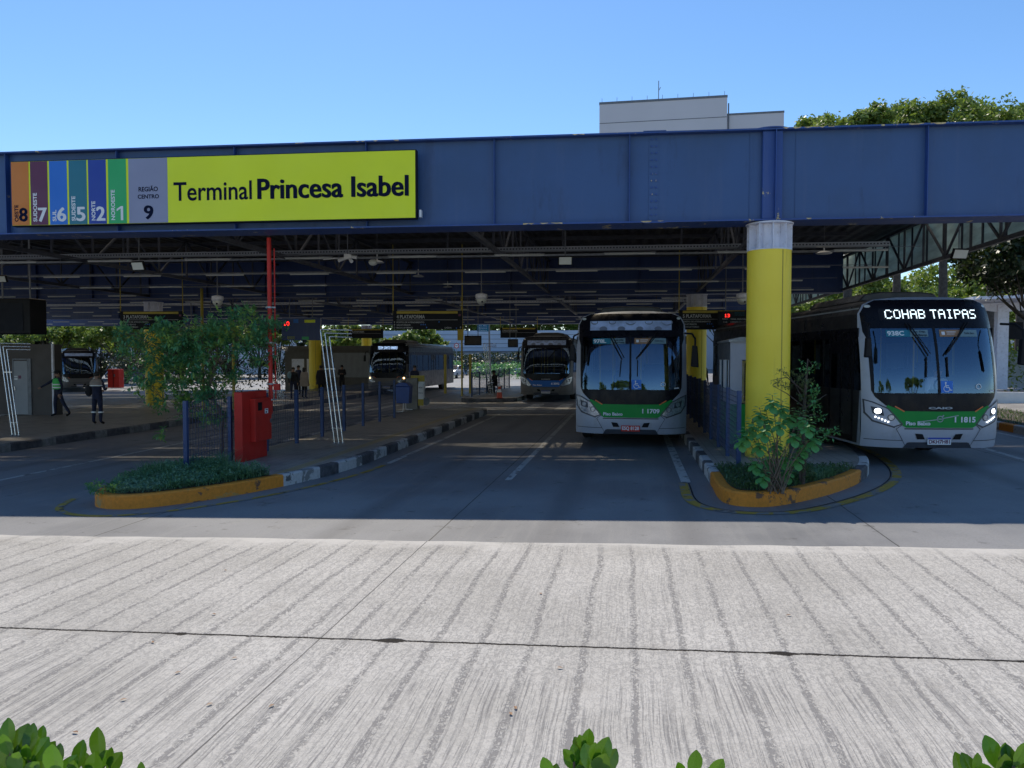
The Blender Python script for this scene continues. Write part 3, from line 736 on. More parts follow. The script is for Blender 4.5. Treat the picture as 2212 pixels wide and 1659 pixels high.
# diagonal knee braces near the columns
cl = empty('side_cladding', 'pale grey-green translucent sheets hung behind the right edge truss', 'cladding', W(8.75, 17, 0, False), -LA)
for i in range(22):
    MB().box(-.01, .01, i * 1.2 + .01, i * 1.2 + 1.19, 4.9, 6.2).build('sheet', m['sheet_green'], cl)
    MB().box(-.05, -.012, i * 1.2 - .03, i * 1.2 + .03, 4.88, 6.21).build('post', m['truss'], cl)

# cable trays
def tray(ds, z, label, r0=-30, r1=8.5):
    root = empty('cable_tray', label, 'cable tray', (P0.x + LS * ds, P0.y + LC * ds, z), -GA, 'cable trays under the roof')
    a, b = r0, r1
    mb = MB().box(a, b, 0, .015, 0, .10).box(a, b, .2, .215, 0, .10).box(a, b, .015, .2, 0, .012)
    mb.build('channel', m['perf'], root)
    hg = MB(); k = int((b - a) / 3)
    for i in range(k): hg.box(a + i * 3 + .5, a + i * 3 + .54, .09, .12, .012, ZT - .2 - z)
    hg.build('hangers', m['truss'], root)
tray(5.0, 4.86, 'perforated cable tray crossing just behind the front girder')
tray(23.5, 4.86, 'perforated cable tray crossing deep inside the terminal')
for ds, z in ((5.9, 4.86), (6.8, 5.1), (10.2, 4.95), (14.0, 4.9)):
    o = MB().tube((-34, 0, 0), (8.4, 0, 0), .03, n=6).build('conduit', m['galv']); o.location = (P0.x + LS * ds, P0.y + LC * ds, z); o.rotation_euler = (0, 0, -GA)
    tag(o, 'thin steel conduit crossing under the roof', 'conduit', 'conduits under the roof')

# batten lights in rows
bt = empty('batten_light', 'unlit white tube batten in a row under the roof', 'ceiling light', (0, 0, 0), -GA, 'batten lights hung in rows under the roof')
MB().box(-.63, .63, -.025, .025, .022, .04).build('housing', m['galv'], bt)
MB().lathe([(.017, -.61), (.017, .61)], 8, (0, 0, .005), 'x').build('lamp_tube', m['lampwhite'], bt, smooth=True)
cnt = 0
for k in range(12):
    ds = 4.4 + k * 3.62; y_ = P0.y + ds
    off = (k * 1.17) % 2.7
    for j in range(-16, 4):
        g = j * 2.72 + off - .5
        X = P0.x + LS * ds + GX.x * g; Y = P0.y + LC * ds + GX.y * g
        px_ = 1106 + 1626.5 * X / Y
        if px_ < -60 or px_ > 1990 or g > 9: continue
        o = bt if cnt == 0 else copy_tree(bt); o.location = (X, Y, 4.66 + .0 * k); cnt += 1
for k in range(12):
    ds = 4.4 + k * 3.62
    o = MB().box(-34, 9, -.008, .008, 0, .012).build('wire_duct', m['steel']); o.location = (P0.x + LS * ds, P0.y + LC * ds, 4.74); o.rotation_euler = (0, 0, -GA)
    tag(o, 'thin wire duct carrying a row of batten lights', 'wire duct', 'wire ducts above the batten lights')

# ------------------------------------------------------------------ TERMINAL NAME SIGN
sg = empty('terminal_sign', 'long coloured name sign of the bus terminal fixed on the front girder', 'sign', (P0.x, P0.y, 0), -GA)
def sx(ox):
    k = (ox - 1106) / 1626.5 * .991; py = P0.y - .16 * GN.y; px = P0.x - .16 * GN.x
    return (k * py - px) / (GX.x - k * GX.y)
z0s, z1s = 4.80, 6.075
XL, XR = sx(25), sx(897)
MB().box(XL - .01, XR + .02, -.155, -.02, z0s - .015, z1s + .015).build('backing', m['sign_black'], sg)
MB().box(XL, XR, -.163, -.156, z0s, z1s).build('panel', m['sign_yellow'], sg)
strips = [(25, 62.5, 's_orange'), (66, 103, 's_maroon'), (107, 145, 's_azure'), (149, 187.5, 's_teal'), (191, 229.5, 's_dblue'), (234, 273, 's_green'), (278, 362, 's_lilac')]
H = z1s - z0s
for a, b, k in strips: MB().box(sx(a), sx(b), -.167, -.1635, z0s + .003, z1s - .003).build('colour_strip', m[k], sg)
Y_ = -.169
lt = MB(); text(lt, 'Terminal', sx(375), sx(544), z0s + H * .325, z0s + H * .615, Y_ + .0, .012); lt.build('lettering', m['ink'], sg, fix=False)
lt = MB(); btext(lt, 'Princesa Isabel', sx(557), sx(882), z0s + H * .325, z0s + H * .635, Y_, .011); lt.build('lettering', m['ink'], sg, fix=False)
lt = MB()
text(lt, 'REGIÃO', sx(299.5), sx(341.5), z0s + H * .485, z0s + H * .575, Y_, .03); text(lt, 'CENTRO', sx(297.5), sx(343.5), z0s + H * .375, z0s + H * .44, Y_, .03)
btext(lt, '9', sx(311), sx(330), z0s + H * .055, z0s + H * .27, Y_, .010)
text(lt, 'OESTE', sx(30.5), sx(39), z0s + H * .06, z0s + H * .325, Y_, .03, rot=True); btext(lt, '8', sx(41), sx(58), z0s + H * .06, z0s + H * .275, Y_, .010)
lt.build('lettering', m['ink'], sg, fix=False)
lt = MB()
for wd, dg, a, hw in (('SUDOESTE', '7', 71, .48), ('SUL', '6', 112.5, .19), ('SUDESTE', '5', 154, .41), ('NORTE', '2', 197, .32), ('NOROESTE', '1', 239.5, .50)):
    text(lt, wd, sx(a), sx(a + 8.5), z0s + H * .055, z0s + H * (.055 + hw * .94), Y_, .03, rot=True)
    if dg == '1': one(lt, sx(a + 12), sx(a + 26), z0s + H * .05, z0s + H * .27, Y_)
    else: btext(lt, dg, sx(a + 11), sx(a + 29), z0s + H * .05, z0s + H * .27, Y_, .010)
lt.build('lettering', m['white_ink'], sg, fix=False)
# small lamp bracket at the sign's right lower end
MB().box(XR + .06, XR + .10, -.1, .0, z0s + .02, z0s + .16).build('bracket', m['white'], sg)
# ------------------------------------------------------------------ BUSES
HWB = 1.275
def F(x, z):
    a = abs(x) / HWB
    y = .34 * a ** 5 + .035 * a * a
    if z > 1.05: y += .50 * ((z - 1.05) / 2.15) ** 2
    if z < .8: y += .06 * ((.8 - z) / .45) ** 2
    if z > 3.0: y += .25 * ((z - 3.0) / .25) ** 2
    return y
def q5(px, py): return ((px - 675) / 362, .36 + (1250 - py) / 365)
def patch(mb, poly, d, step=.09, hole=None):
    bm = bmesh.new(); vs = [bm.verts.new((p[0], 0, p[1])) for p in poly]; bm.faces.new(vs)
    def cut(co, no): bmesh.ops.bisect_plane(bm, geom=bm.verts[:] + bm.edges[:] + bm.faces[:], dist=1e-5, plane_co=co, plane_no=no)
    xs = [p[0] for p in poly]; zs = [p[1] for p in poly]
    x = math.floor(min(xs) / step) * step
    while x < max(xs):
        if x > min(xs) + .004: cut((x, 0, 0), (1, 0, 0))
        x += step
    z = math.floor(min(zs) / .15) * .15
    while z < max(zs):
        if z > min(zs) + .004: cut((0, 0, z), (0, 0, 1))
        z += .15
    if hole:
        x0, x1, z0, z1 = hole
        for q in (x0, x1): cut((q, 0, 0), (1, 0, 0))
        for q in (z0, z1): cut((0, 0, q), (0, 0, 1))
        bad = [f for f in bm.faces if x0 < f.calc_center_median().x < x1 and z0 < f.calc_center_median().z < z1]
        bmesh.ops.delete(bm, geom=bad, context='FACES')
    bmesh.ops.triangulate(bm, faces=bm.faces[:])
    bm.verts.index_update()
    vv = [(v.co.x, F(v.co.x, v.co.z) - d, v.co.z) for v in bm.verts]
    ff = [tuple(v.index for v in f.verts) for f in bm.faces]
    bm.free(); mb.add(vv, ff); return mb
def mir(poly): return [(-x, z) for x, z in poly][::-1]
def disc(c, r, n=18, sx_=1): return [(c[0] + r * sx_ * math.cos(2 * math.pi * i / n), c[1] + r * math.sin(2 * math.pi * i / n)) for i in range(n)]
def ribbon(poly, wd):                                   # closed outline -> list of thin quads
    out = []
    n = len(poly)
    for i in range(n):
        a, b = Vector(poly[i]), Vector(poly[(i + 1) % n]); d = (b - a).normalized(); nn = Vector((-d.y, d.x)) * wd / 2; e = d * wd / 2
        out.append([tuple(a - nn - e), tuple(b - nn + e), tuple(b + nn + e), tuple(a + nn - e)])
    return out
def strip2(a, b, wd): return ribbon([a, b], wd)[0]
SC = [(-HWB, .36), (HWB, .36), (HWB + .005, 1.42), (HWB - .005, 2.60), (HWB - .03, 2.90), (HWB - .12, 3.08), (HWB - .32, 3.17), (.5, 3.215), (0, 3.225), (-.5, 3.215), (-HWB + .32, 3.17), (-HWB + .12, 3.08), (-HWB + .03, 2.90), (-HWB + .005, 2.60), (-HWB - .005, 1.42)]
WS = (-1.13, 1.13, 1.37, 2.62)                          # windscreen opening

def bus(label, loc, rz, colour, number, plate, plate_style, route=None, dest=None, dest_cols='white_led', lit=False, group='city buses in the terminal',
        side_doors=True, paint='silver', L=12.2, brand=True, emblem=False, warm=False, panel_low=False):
    root = empty('city_bus', label, 'bus', loc, rz, group)
    # --- body shell
    mb = MB(); patch(mb, SC, 0, .1, WS)
    body = mb.build('body', m[paint], root, smooth=True)
    sd_ = MB(); rf = MB(); n = len(SC)
    for i in range(n):
        a, b = SC[i], SC[(i + 1) % n]
        if (i in (2, n - 2)): continue                 # window bands stay open
        tgt = rf if a[1] >= 2.59 and b[1] >= 2.59 else sd_
        pa = [(a[0], F(*a), a[1]), (b[0], F(*b), b[1]), (b[0], L, b[1]), (a[0], L, a[1])]
        tgt.add(pa, [(0, 1, 2, 3)])
    sd_.add([(p[0], L, p[1]) for p in SC], [tuple(range(n))])
    low = sd_.build('side_panel', m[paint], root)
    rf.build('roof', m['bus_dark'], root)
    ac = MB().prism([(-.85, 3.2), (.85, 3.2), (.7, 3.36), (.4, 3.40), (-.4, 3.40), (-.7, 3.36)], 1.6, 4.4, 'y'); ac.build('roof_unit', m['bus_dark'], root, bevel=.03)
    # --- side windows: glass, pillars, doors
    for sgn in (-1, 1):
        x = sgn * (HWB + .002)
        y = F(HWB, 2); gl = MB(); pl = MB()
        gl.add([(x, y, 1.42), (x, L, 1.42), (x - sgn * .01, L, 2.6), (x - sgn * .01, y + .2, 2.6)], [(0, 1, 2, 3)])
        gl.build('side_window', m['glass_side'], root)
        for k in range(9):
            yy = .95 + k * 1.36
            pl.box(x - .03, x + .008, yy - .035, yy + .035, 1.40, 2.62) if sgn > 0 else pl.box(x - .008, x + .03, yy - .035, yy + .035, 1.40, 2.62)
        pl.box(min(x, x - sgn * .01) - .002, max(x, x - sgn * .01) + .003, y + .1, L, 2.44, 2.62)
        pl.build('window_pillar', m['bus_black'], root)
        if side_doors:
            for y0 in (.75, 5.7) if sgn < 0 else (5.7, 9.6):
                d = MB(); xo = sgn * (HWB + .012); a, b = sorted((xo, xo - sgn * .03))
                d.box(a, b, y0, y0 + .07, .42, 2.55).box(a, b, y0 + 1.13, y0 + 1.2, .42, 2.55).box(a, b, y0 + .07, y0 + 1.13, 2.47, 2.55).box(a, b, y0 + .07, y0 + 1.13, .42, .52).box(a, b, y0 + .57, y0 + .63, .52, 2.47)
                dr = d.build('door', m['bus_black'], root)
                g = MB(); g.box(xo - sgn * .018 - .002, xo - sgn * .018 + .002, y0 + .07, y0 + .57, .52, 2.47).box(xo - sgn * .018 - .002, xo - sgn * .018 + .002, y0 + .63, y0 + 1.13, .52, 2.47)
                g.build('door_glass', m['bus_black'], dr)
    if colour != 'far':
        for sgn in (-1, 1):
            x = sgn * (HWB + .010)
            MB().add([(x, .55, .40), (x, L, .40), (x, L, 1.42), (x, .45, 1.42)], [(0, 1, 2, 3)]).build('lower_side', m['bus_dark'], root)
    # --- wheels
    for wy in (2.75, 9.1):
        for sgn in (-1, 1):
            xo = sgn * 1.12
            arch = MB(); arch.prism([(wy + .60 * math.cos(a), .30 + .60 * math.sin(a)) for a in [math.pi * i / 16 for i in range(17)]], sgn * (HWB + .006), sgn * (HWB - .05), 'x'); arch.build('wheel_arch', m['black'], root)
            wh = MB(); wh.lathe([(.28, -.14), (.46, -.14), (.50, -.10), (.50, .10), (.46, .14), (.28, .14)], 28, (xo, wy, .50), 'x'); w_ = wh.build('wheel', m['rubber'], root, smooth=True)
            MB().lathe([(.27, -.10), (.27, .06), (.13, .10), (.12, .155)], 20, (xo, wy, .50), 'x').build('rim', m['galv'], w_, smooth=True)
    # --- front: black mask, coloured panel, bumper lines
    cheek = [q5(250, 380), q5(252, 700), q5(256, 860), q5(275, 905), q5(330, 960), q5(382, 985), q5(430, 1003)]
    mask = [q5(232, 238), q5(236, 380)] + [q5(250, 500)] + cheek[1:]
    maskp = [(-HWB + .33, 3.16), (-HWB + .14, 3.07), (-HWB + .055, 2.9), (-HWB + .06, 2.55)] + [(p[0], p[1]) for p in mask[2:]]
    maskp = maskp + [(-x, z) for x, z in maskp[::-1]]
    fr = MB(); patch(fr, maskp, .010, .09, (WS[0] + .015, WS[1] - .015, WS[2] + .015, WS[3] - .015))
    fr.build('front_mask', m['bus_black'], root, smooth=True)
    gp = [q5(343, 958), q5(430, 997), q5(675, 1000)]
    gp = gp + [(-p[0], p[1]) for p in gp[:2][::-1]]
    gp += [(-q5(330, 972)[0], q5(330, 972)[1]), (-q5(425, 1092)[0], q5(425, 1092)[1]), (-q5(455, 1110)[0], q5(455, 1110)[1]), q5(455, 1110), q5(425, 1092), q5(330, 972)]
    pn = MB(); patch(pn, gp, .016); pk = {'green': 'bus_green', 'blue': 'bus_blue', 'dark': paint, 'far': paint}[colour]
    panel = pn.build('front_panel', m[pk], root, smooth=True)
    sh = MB()
    for p in (strip2(q5(450, 1118), q5(900, 1118), .022), strip2(q5(228, 1197), q5(436, 1199), .012), strip2(q5(430, 1092), q5(395, 1120), .012), strip2(q5(395, 1120), q5(440, 1200), .010), strip2(q5(440, 1200), q5(465, 1248), .008), strip2(q5(222, 1015), q5(262, 1072), .012), strip2(q5(262, 1072), q5(385, 1112), .012)):
        patch(sh, p, .006); 
        if p[0][0] * p[1][0] > 0: patch(sh, mir(p), .006)
    for p in (strip2(q5(228, 1204), q5(900, 1208), .01),): patch(sh, strip2(q5(480, 1212), q5(870, 1212), .010), .006)
    sh.build('bumper_seams', m['silver_d'], root)
    ch = MB(); patch(ch, [q5(470, 1213), q5(880, 1213), q5(905, 1250), q5(445, 1250)], .005); ch.build('lower_grille', m['silver_d'], root)
    for s_ in (1, -1):
        p = [q5(516, 1150), q5(566, 1154), q5(584, 1190), q5(532, 1190)]
        f = MB(); patch(f, p if s_ > 0 else mir(p), .008); f.build('tow_slot', m['black'], root)
    # --- headlights
    hp = [q5(219, 925), q5(262, 940), q5(345, 983), q5(430, 1085), q5(378, 1106), q5(262, 1066), q5(224, 1012)]
    for s_ in (1, -1):
        P_ = (lambda p: p) if s_ > 0 else mir
        h = MB(); patch(h, P_(hp), .012, .06); hl = h.build('headlight', m['head_lens'] if not lit else m[paint], root, smooth=True)
        r_ = MB()
        for p in ribbon(hp, .022): patch(r_, P_(p), .017, .06)
        r_.build('lamp_surround', m['silver_d'], hl)
        b_ = MB(); patch(b_, P_([q5(252, 968), q5(312, 985), q5(322, 1032), q5(262, 1018)]), .020, .06); b_.build('lamp_housing', m['silver_d'], hl)
        b_ = MB(); patch(b_, P_(disc(q5(288, 1000), .050)), .026, .05); b_.build('low_beam', m['head_on'] if lit else (m['lamp_warm'] if warm else m['head_lens']), hl)
        b_ = MB(); patch(b_, P_(disc(q5(362, 1042), .062)), .020, .05); b_.build('lamp_ring', m['silver_d'], hl)
        b_ = MB(); patch(b_, P_(disc(q5(362, 1042), .048)), .026, .05); b_.build('high_beam', m['head_lens'], hl)
        b_ = MB()
        if lit:
            for k in range(5): patch(b_, P_(disc((q5(275, 1040)[0] + k * .048, q5(275, 1040)[1] - k * .022), .012, 8)), .026, .05)
            b_.build('running_lamp', m['head_on'], hl)
        else:
            patch(b_, P_(strip2(q5(262, 1048), q5(372, 1084), .018)), .022, .05); b_.build('running_lamp', m['head_lens'], hl)
        a_ = MB(); patch(a_, P_(strip2(q5(386, 967), q5(438, 998), .022)), .022, .05); a_.build('marker_reflector', m['amber'], root)
    for s_ in (1, -1):
        t = MB(); patch(t, disc((s_ * 1.10, 3.04), .030, 10, 1.6), .012, .05); t.build('roof_marker_light', m['lampwhite'], root)
    # --- windscreen
    g = MB(); patch(g, [(WS[0], WS[2]), (WS[1], WS[2]), (WS[1], WS[3]), (WS[0], WS[3])], .004, .12); g.build('windscreen', m['glass'], root, smooth=True)
    bar_ = MB(); patch(bar_, strip2((-.01, 1.38), (-.01, 2.61), .045), .012); bar_.build('screen_divider', m['black'], root)
    # wipers
    for s_ in (-1, 1):
        wp = MB()
        a, b = ((-.53, 2.70), (-.20, 2.08)) if s_ < 0 else ((.60, 2.72), (.12, 2.10))
        def P3(p, d=.06): return (p[0], F(*p) - d, p[1])
        wp.path([P3(a, .03), P3(((a[0] + b[0]) / 2, (a[1] + b[1]) / 2)), P3(b, .05)], .013, 6)
        wp.path([P3((a[0] + .06, a[1]), .03), P3((b[0] + .05, b[1] + .04), .05)], .009, 6)
        c0, c1 = ((-.22, 2.06), (-.25, 1.68)) if s_ < 0 else ((.155, 2.06), (.15, 1.69))
        wp.path([P3(c0, .03), P3(c1, .025)], .014, 6); wp.build('wiper', m['black'], root)
    # destination display
    dz0, dz1 = 2.76, 2.98
    d = MB(); patch(d, [(-.95, dz0), (.93, dz0), (.93, dz1), (-.95, dz1)], .014)
    ds_ = d.build('destination_display', m['off_disp'] if dest is None else m['sign_black'], root)
    if dest is None and colour in ('green', 'blue'):
        bl = MB(); rb = random.Random(len(label))
        for k in range(9): patch(bl, disc((-.85 + k * .21, dz0 + (.03 if k % 2 else .19)), rb.uniform(.05, .09), 10, 1.5), .016, .3)
        for v_i, v_ in enumerate(bl.v): bl.v[v_i] = (v_[0], v_[1], min(max(v_[2], dz0), dz1))
        bl.build('display_spots', m['spot'], ds_)
    if dest:
        t = MB(); dots(t, dest, -.86 if len(dest) < 14 else -.62, .84 if len(dest) < 14 else .60, dz0 + .025, dz1 - .02, 0, lambda x, z: F(x, z) - .024, bold=len(dest) > 13); t.build('led_text', m[dest_cols], ds_, fix=False)
    # plate
    px0, px1, pz0, pz1 = q5(598, 0)[0], q5(752, 0)[0], q5(0, 1225)[1], q5(0, 1176)[1]
    p = MB(); p.box(px0, px1, F(0, .5) - .035, F(0, .5) - .02, pz0, pz1); pt = p.build('number_plate', m['red' if plate_style == 'red' else 'white_ink'], root)
    if plate_style != 'red':
        b = MB(); b.box(px0, px1, F(0, .5) - .037, F(0, .5) - .0355, pz1 - .035, pz1); b.build('plate_band', m['s_dblue'], pt)
    t = MB(); text(t, plate, px0 + .02, px1 - .02, pz0 + .018, pz1 - (.02 if plate_style == 'red' else .042), F(0, .5) - .038, .03); t.build('plate_text', m['white_ink' if plate_style == 'red' else 's_maroon'], pt, fix=False)
    # writing on the coloured panel
    fn = lambda x, z: F(x, z) - .032
    if number:
        t = MB(); text(t, number, q5(770, 0)[0], q5(912, 0)[0], q5(0, 1073)[1], q5(0, 1034)[1], 0, .04, fn=fn)
        text(t, 'Piso Baixo', q5(450, 0)[0], q5(610, 0)[0], q5(0, 1093)[1], q5(0, 1066)[1], 0, .035, fn=fn); t.build('lettering', m['white_ink'], panel, fix=False)
    if brand:
        t = MB(); text(t, 'CAIO', -.22, .22, q5(0, 983)[1], q5(0, 968)[1], 0, .05, fn=fn); t.build('maker_lettering', m['grey_ink'], root, fix=False)
    if emblem:
        e = MB()
        c_ = (-.0, q5(0, 1050)[1])
        for p in ribbon(disc(c_, .052, 20), .016): patch(e, p, .024, .3)
        patch(e, strip2((-.36, c_[1] - .05), (-.055, c_[1] - .012), .014), .024, .1); patch(e, strip2((.055, c_[1] + .012), (.33, c_[1] + .065), .014), .024, .1)
        patch(e, strip2((.035, c_[1] + .04), (.06, c_[1] + .065), .02), .024, .3); patch(e, strip2((-.03, c_[1]), (.03, c_[1]), .016), .024, .3)
        e.build('emblem', m['grey_ink'], panel)
    # stickers inside the screen
    if route:
        s0 = MB(); patch(s0, [(-.88, 2.44), (-.46, 2.44), (-.46, 2.57), (-.88, 2.57)], .010); st = s0.build('route_card', m['s_teal'], root)
        t = MB(); text(t, route[0], -.86, -.57, 2.46, 2.55, 0, .03, fn=lambda x, z: F(x, z) - .014); t.build('route_number', m['white_ink'], st, fix=False)
        s0 = MB(); patch(s0, [(-.46, 2.44), (-.13, 2.44), (-.13, 2.57), (-.46, 2.57)], .010); st = s0.build('street_card', m['cyan_cloth'], root)
        t = MB(); text(t, route[1], -.40, -.17, 2.51, 2.555, 0, .02, fn=lambda x, z: F(x, z) - .014); text(t, route[2], -.42, -.15, 2.452, 2.495, 0, .02, fn=lambda x, z: F(x, z) - .014); t.build('street_names', m['ink'], st, fix=False)
        s0 = MB(); patch(s0, [(.08, 2.44), (.42, 2.44), (.47, 2.57), (.08, 2.57)], .010); st = s0.build('notice_card', m['brown_card'], root)
        s0 = MB(); patch(s0, [(.12, 2.475), (.18, 2.475), (.18, 2.535), (.12, 2.535)], .013); patch(s0, strip2((.22, 2.53), (.38, 2.53), .012), .013); patch(s0, strip2((.22, 2.49), (.36, 2.49), .008), .013); s0.build('bus_pictogram', m['white_ink'], st)
        s0 = MB(); patch(s0, [(.43, 2.44), (.80, 2.44), (.80, 2.57), (.48, 2.57)], .010); st = s0.build('fare_card', m['cyan_cloth'], root)
        t = MB(); text(t, 'Tarifa Zero', .54, .74, 2.49, 2.525, 0, .015, fn=lambda x, z: F(x, z) - .014); t.build('fare_text', m['ink'], st, fix=False)
        # wheelchair sticker
        s0 = MB(); x0 = .02; z0 = 1.395; patch(s0, [(x0, z0), (x0 + .22, z0), (x0 + .22, z0 + .22), (x0, z0 + .22)], .010); st = s0.build('accessibility_sticker', m['s_azure'], root)
        t = MB(); patch(t, disc((x0 + .09, z0 + .185), .017, 10), .014, .3)
        for a, b in (((.085, .165), (.095, .10)), ((.095, .10), (.15, .095)), ((.15, .095), (.175, .045)), ((.175, .045), (.2, .05)), ((.09, .135), (.14, .13))): patch(t, strip2((x0 + a[0], z0 + a[1]), (x0 + b[0], z0 + b[1]), .014), .014, .3)
        for k in range(9):
            a0, a1 = R(110 + k * 26), R(110 + (k + 1) * 26); patch(t, strip2((x0 + .105 + .055 * math.cos(a0), z0 + .075 + .055 * math.sin(a0)), (x0 + .105 + .055 * math.cos(a1), z0 + .075 + .055 * math.sin(a1)), .011), .014, .3)
        t.build('wheelchair_symbol', m['white_ink'], st)
        s0 = MB()
        for p in ribbon(disc((.73, 1.51), .045, 14, 1.1), .016): patch(s0, p, .010, .3)
        patch(s0, strip2((1.0, 1.42), (1.08, 1.425), .03), .010, .3); s0.build('round_sticker', m['white_ink'], root)
    # mirrors
    mr = MB(); mr.path([(1.22, .25, 2.68), (1.36, .02, 2.66), (1.42, -.12, 2.55), (1.42, -.14, 2.36)], .022, 8); mm = mr.build('mirror_arm', m['black'], root, smooth=True)
    MB().prism([(1.33, 1.92), (1.50, 1.90), (1.47, 2.38), (1.36, 2.40)], -.20, -.08, 'y').build('mirror', m['black'], mm, bevel=.02)
    mr = MB(); mr.path([(-1.22, .25, 2.68), (-1.31, .08, 2.62), (-1.33, .02, 2.5), (-1.33, .0, 2.40)], .02, 8); mm = mr.build('mirror_arm', m['black'], root, smooth=True)
    MB().prism([(-1.40, 2.05), (-1.28, 2.05), (-1.29, 2.42), (-1.38, 2.42)], -.05, .05, 'y').build('mirror', m['black'], mm, bevel=.02)
    # --- interior
    it = MB(); it.box(-1.22, 1.22, .5, L - .1, .42, .55); it.build('cabin_floor', m['interior'], root)
    MB().box(-1.2, 1.2, .40, .85, .6, 1.30).box(.25, 1.1, .35, .9, 1.3, 1.42).build('dashboard', m['black'], root, bevel=.02)
    sw = MB(); sw.path([(.62 + .22 * math.cos(t), .95 + .1 * math.sin(t), 1.45 + .2 * math.sin(t)) for t in [2 * math.pi * i / 20 for i in range(21)]], .018, 6, False); sw.tube((.62, .95, 1.45), (.62, .8, 1.2), .03); sw.build('steering_wheel', m['black'], root, smooth=True)
    ps = MB()
    for x, y in ((-.75, 1.3), (-.45, 2.0), (.25, 1.5), (-.45, 3.4), (.45, 3.4), (-.45, 5), (.45, 5)): ps.tube((x, y, .55), (x, y, 3.0), .018)
    ps.build('grab_pole', m['yellow_d'], root)
    st_ = MB()
    for k in range(7):
        for x in (-.98, -.60, .60, .98): st_.box(x - .18, x + .18, 2.6 + k * 1.2, 2.68 + k * 1.2, .95, 1.65).box(x - .18, x + .18, 2.2 + k * 1.2, 2.6 + k * 1.2, .92, 1.0)
    st_.build('passenger_seats', m['seat'], root)
    MB().box(.32, 1.0, 1.45, 1.55, .6, 1.95).build('driver_seat', m['black'], root, bevel=.03)
    MB().box(-1.2, 1.2, .75, L, 2.98, 3.02).build('cabin_ceiling', m['interior'], root)
    return root
m['brown_card'] = mat('brown_card', (.30, .17, .09), .6)
def busloc(px_l, px_r, d, bw=2.55):
    return None
# bus 1: centre lane
b1 = bus('silver bus with green front panel and blank display, stopped in the centre lane', W(.02, 17.45), -LA, 'green', '1 1709', 'ESQ 8128', 'red', route=('978L', 'Te do Limão', 'Barra Funda'), brand=False)
# bus 2: right lane, turning out
cl2 = DP(1855, 900, 14.45); 
b2yaw = R(-1.5)
pc = Vector((cl2.x + 1.275 * math.cos(b2yaw), 14.35 - .36 + 1.275 * math.sin(b2yaw)))
r2, s2 = rs(pc.x, pc.y)
b2 = bus('silver bus with green front panel and lit white destination text, pulling out on the right', Vector((pc.x, pc.y, gz(r2))), b2yaw, 'green', '1 1815', 'DKH7H81', 'grey', route=('938C', 'Av. Dep.', 'Emílio Matarazzo'), dest='COHAB TAIPAS', lit=True, emblem=True)
# bus 3: blue front, farther down the lane
p = DP(1179, 800, 36.2); r3, s3 = rs(p.x, p.y)
b3 = bus('silver bus with blue front panel waiting behind the crosswalk', W(r3, s3), -LA, 'blue', '6 3092', 'QWG 7G23', 'grey', paint='silver_shaded')
# bus 4: left, lit destination
p = DP(834, 800, 45.5); r4, s4 = rs(p.x, p.y)
b4 = bus('dark-fronted bus with blue lit destination text, beyond the fence on the left', W(r4, s4), -LA, 'dark', None, 'EUX 3010', 'grey', dest='TERM SANTO AMARO', dest_cols='blue_led', warm=True, paint='silver_shaded', brand=False)
# bus 5: far left, seen obliquely
p = DP(172, 800, 58); r5, s5 = rs(p.x, p.y)
b5 = bus('white bus far away on the left, behind the man in the green vest', W(r5, s5), R(35), 'far', None, 'FTA 1147', 'grey', brand=False, paint='silver_shaded')

# ------------------------------------------------------------------ FENCES, CABINET, PIPE, FRAMES
def mesh_fence(name, r, s0, s1, step, label, h=1.24, base=.2, first=True, cell=.085):
    root = empty(name, label, 'fence', W(r, s0, base), -LA)
    n = round((s1 - s0) / step)
    for i in range(n + 1):
        MB().box(-.035, .035, i * step - .035, i * step + .035, -.01, h + .03).build('post', m['fence_blue'], root)
    for i in range(n):
        mb = MB(); y0, y1 = i * step + .035, (i + 1) * step - .035
        k = int((y1 - y0) / cell); kz = int((h - .15) / cell)
        for j in range(1, k): y = y0 + (y1 - y0) * j / k; mb.box(-.0035, .0035, y - .0035, y + .0035, .09, h)
        for j in range(kz + 1): z = .09 + (h - .09) * j / kz; mb.box(-.0085, -.0036, y0, y1, z - .0035, z + .0035)
        mb.build('mesh_panel', m['fence_wire'], root, fix=False)
    return root
mesh_fence('mesh_fence', -7.8, 12.3, 24.3, 1.5, 'blue wire mesh fence with square posts on the long island, behind the red cabinet')
mesh_fence('mesh_fence', 1.87, 13.45, 29.95, 1.5, 'blue wire mesh fence beside the green and white booth', h=1.3)
mesh_fence('mesh_fence', -7.9, 37.3, 49.3, 2.0, 'distant railing fence beyond the crosswalk near the far tube frame')

cab = empty('hydrant_cabinet', 'red metal hydrant cabinet standing on the island edge', 'cabinet', W(-7.49, 13.55, .2), -LA)
MB().box(-.085, .085, 0, 1.0, 0, 1.36).build('back_panel', m['red'], cab, bevel=.012)
bx = MB().box(.086, .20, .30, .98, .36, 1.22).build('box', m['red'], cab, bevel=.01)
MB().box(.2005, .2045, .33, .95, .39, 1.19).build('door', m['red'], bx, bevel=.002)
MB().box(.205, .22, .40, .54, .98, 1.14).build('vent', m['black'], bx)
MB().box(.205, .208, .68, .82, .90, 1.0).build('label_plate', m['white_ink'], bx)
MB().box(.2085, .210, .71, .76, .915, .945).box(.2085, .210, .705, .80, .97, .985).build('label_mark', m['ink'], bx)
MB().box(.205, .225, .90, .93, .7, .78).build('latch', m['steel'], bx)
pp = empty('fire_pipe', 'tall red fire pipe rising from the red cabinet to the roof', 'pipe', W(-7.44, 14.80, 0), -LA)
z0 = 1.30
MB().tube((0, 0, z0), (0, 0, 4.72), .045, n=20).build('riser', m['red'], pp, smooth=True)
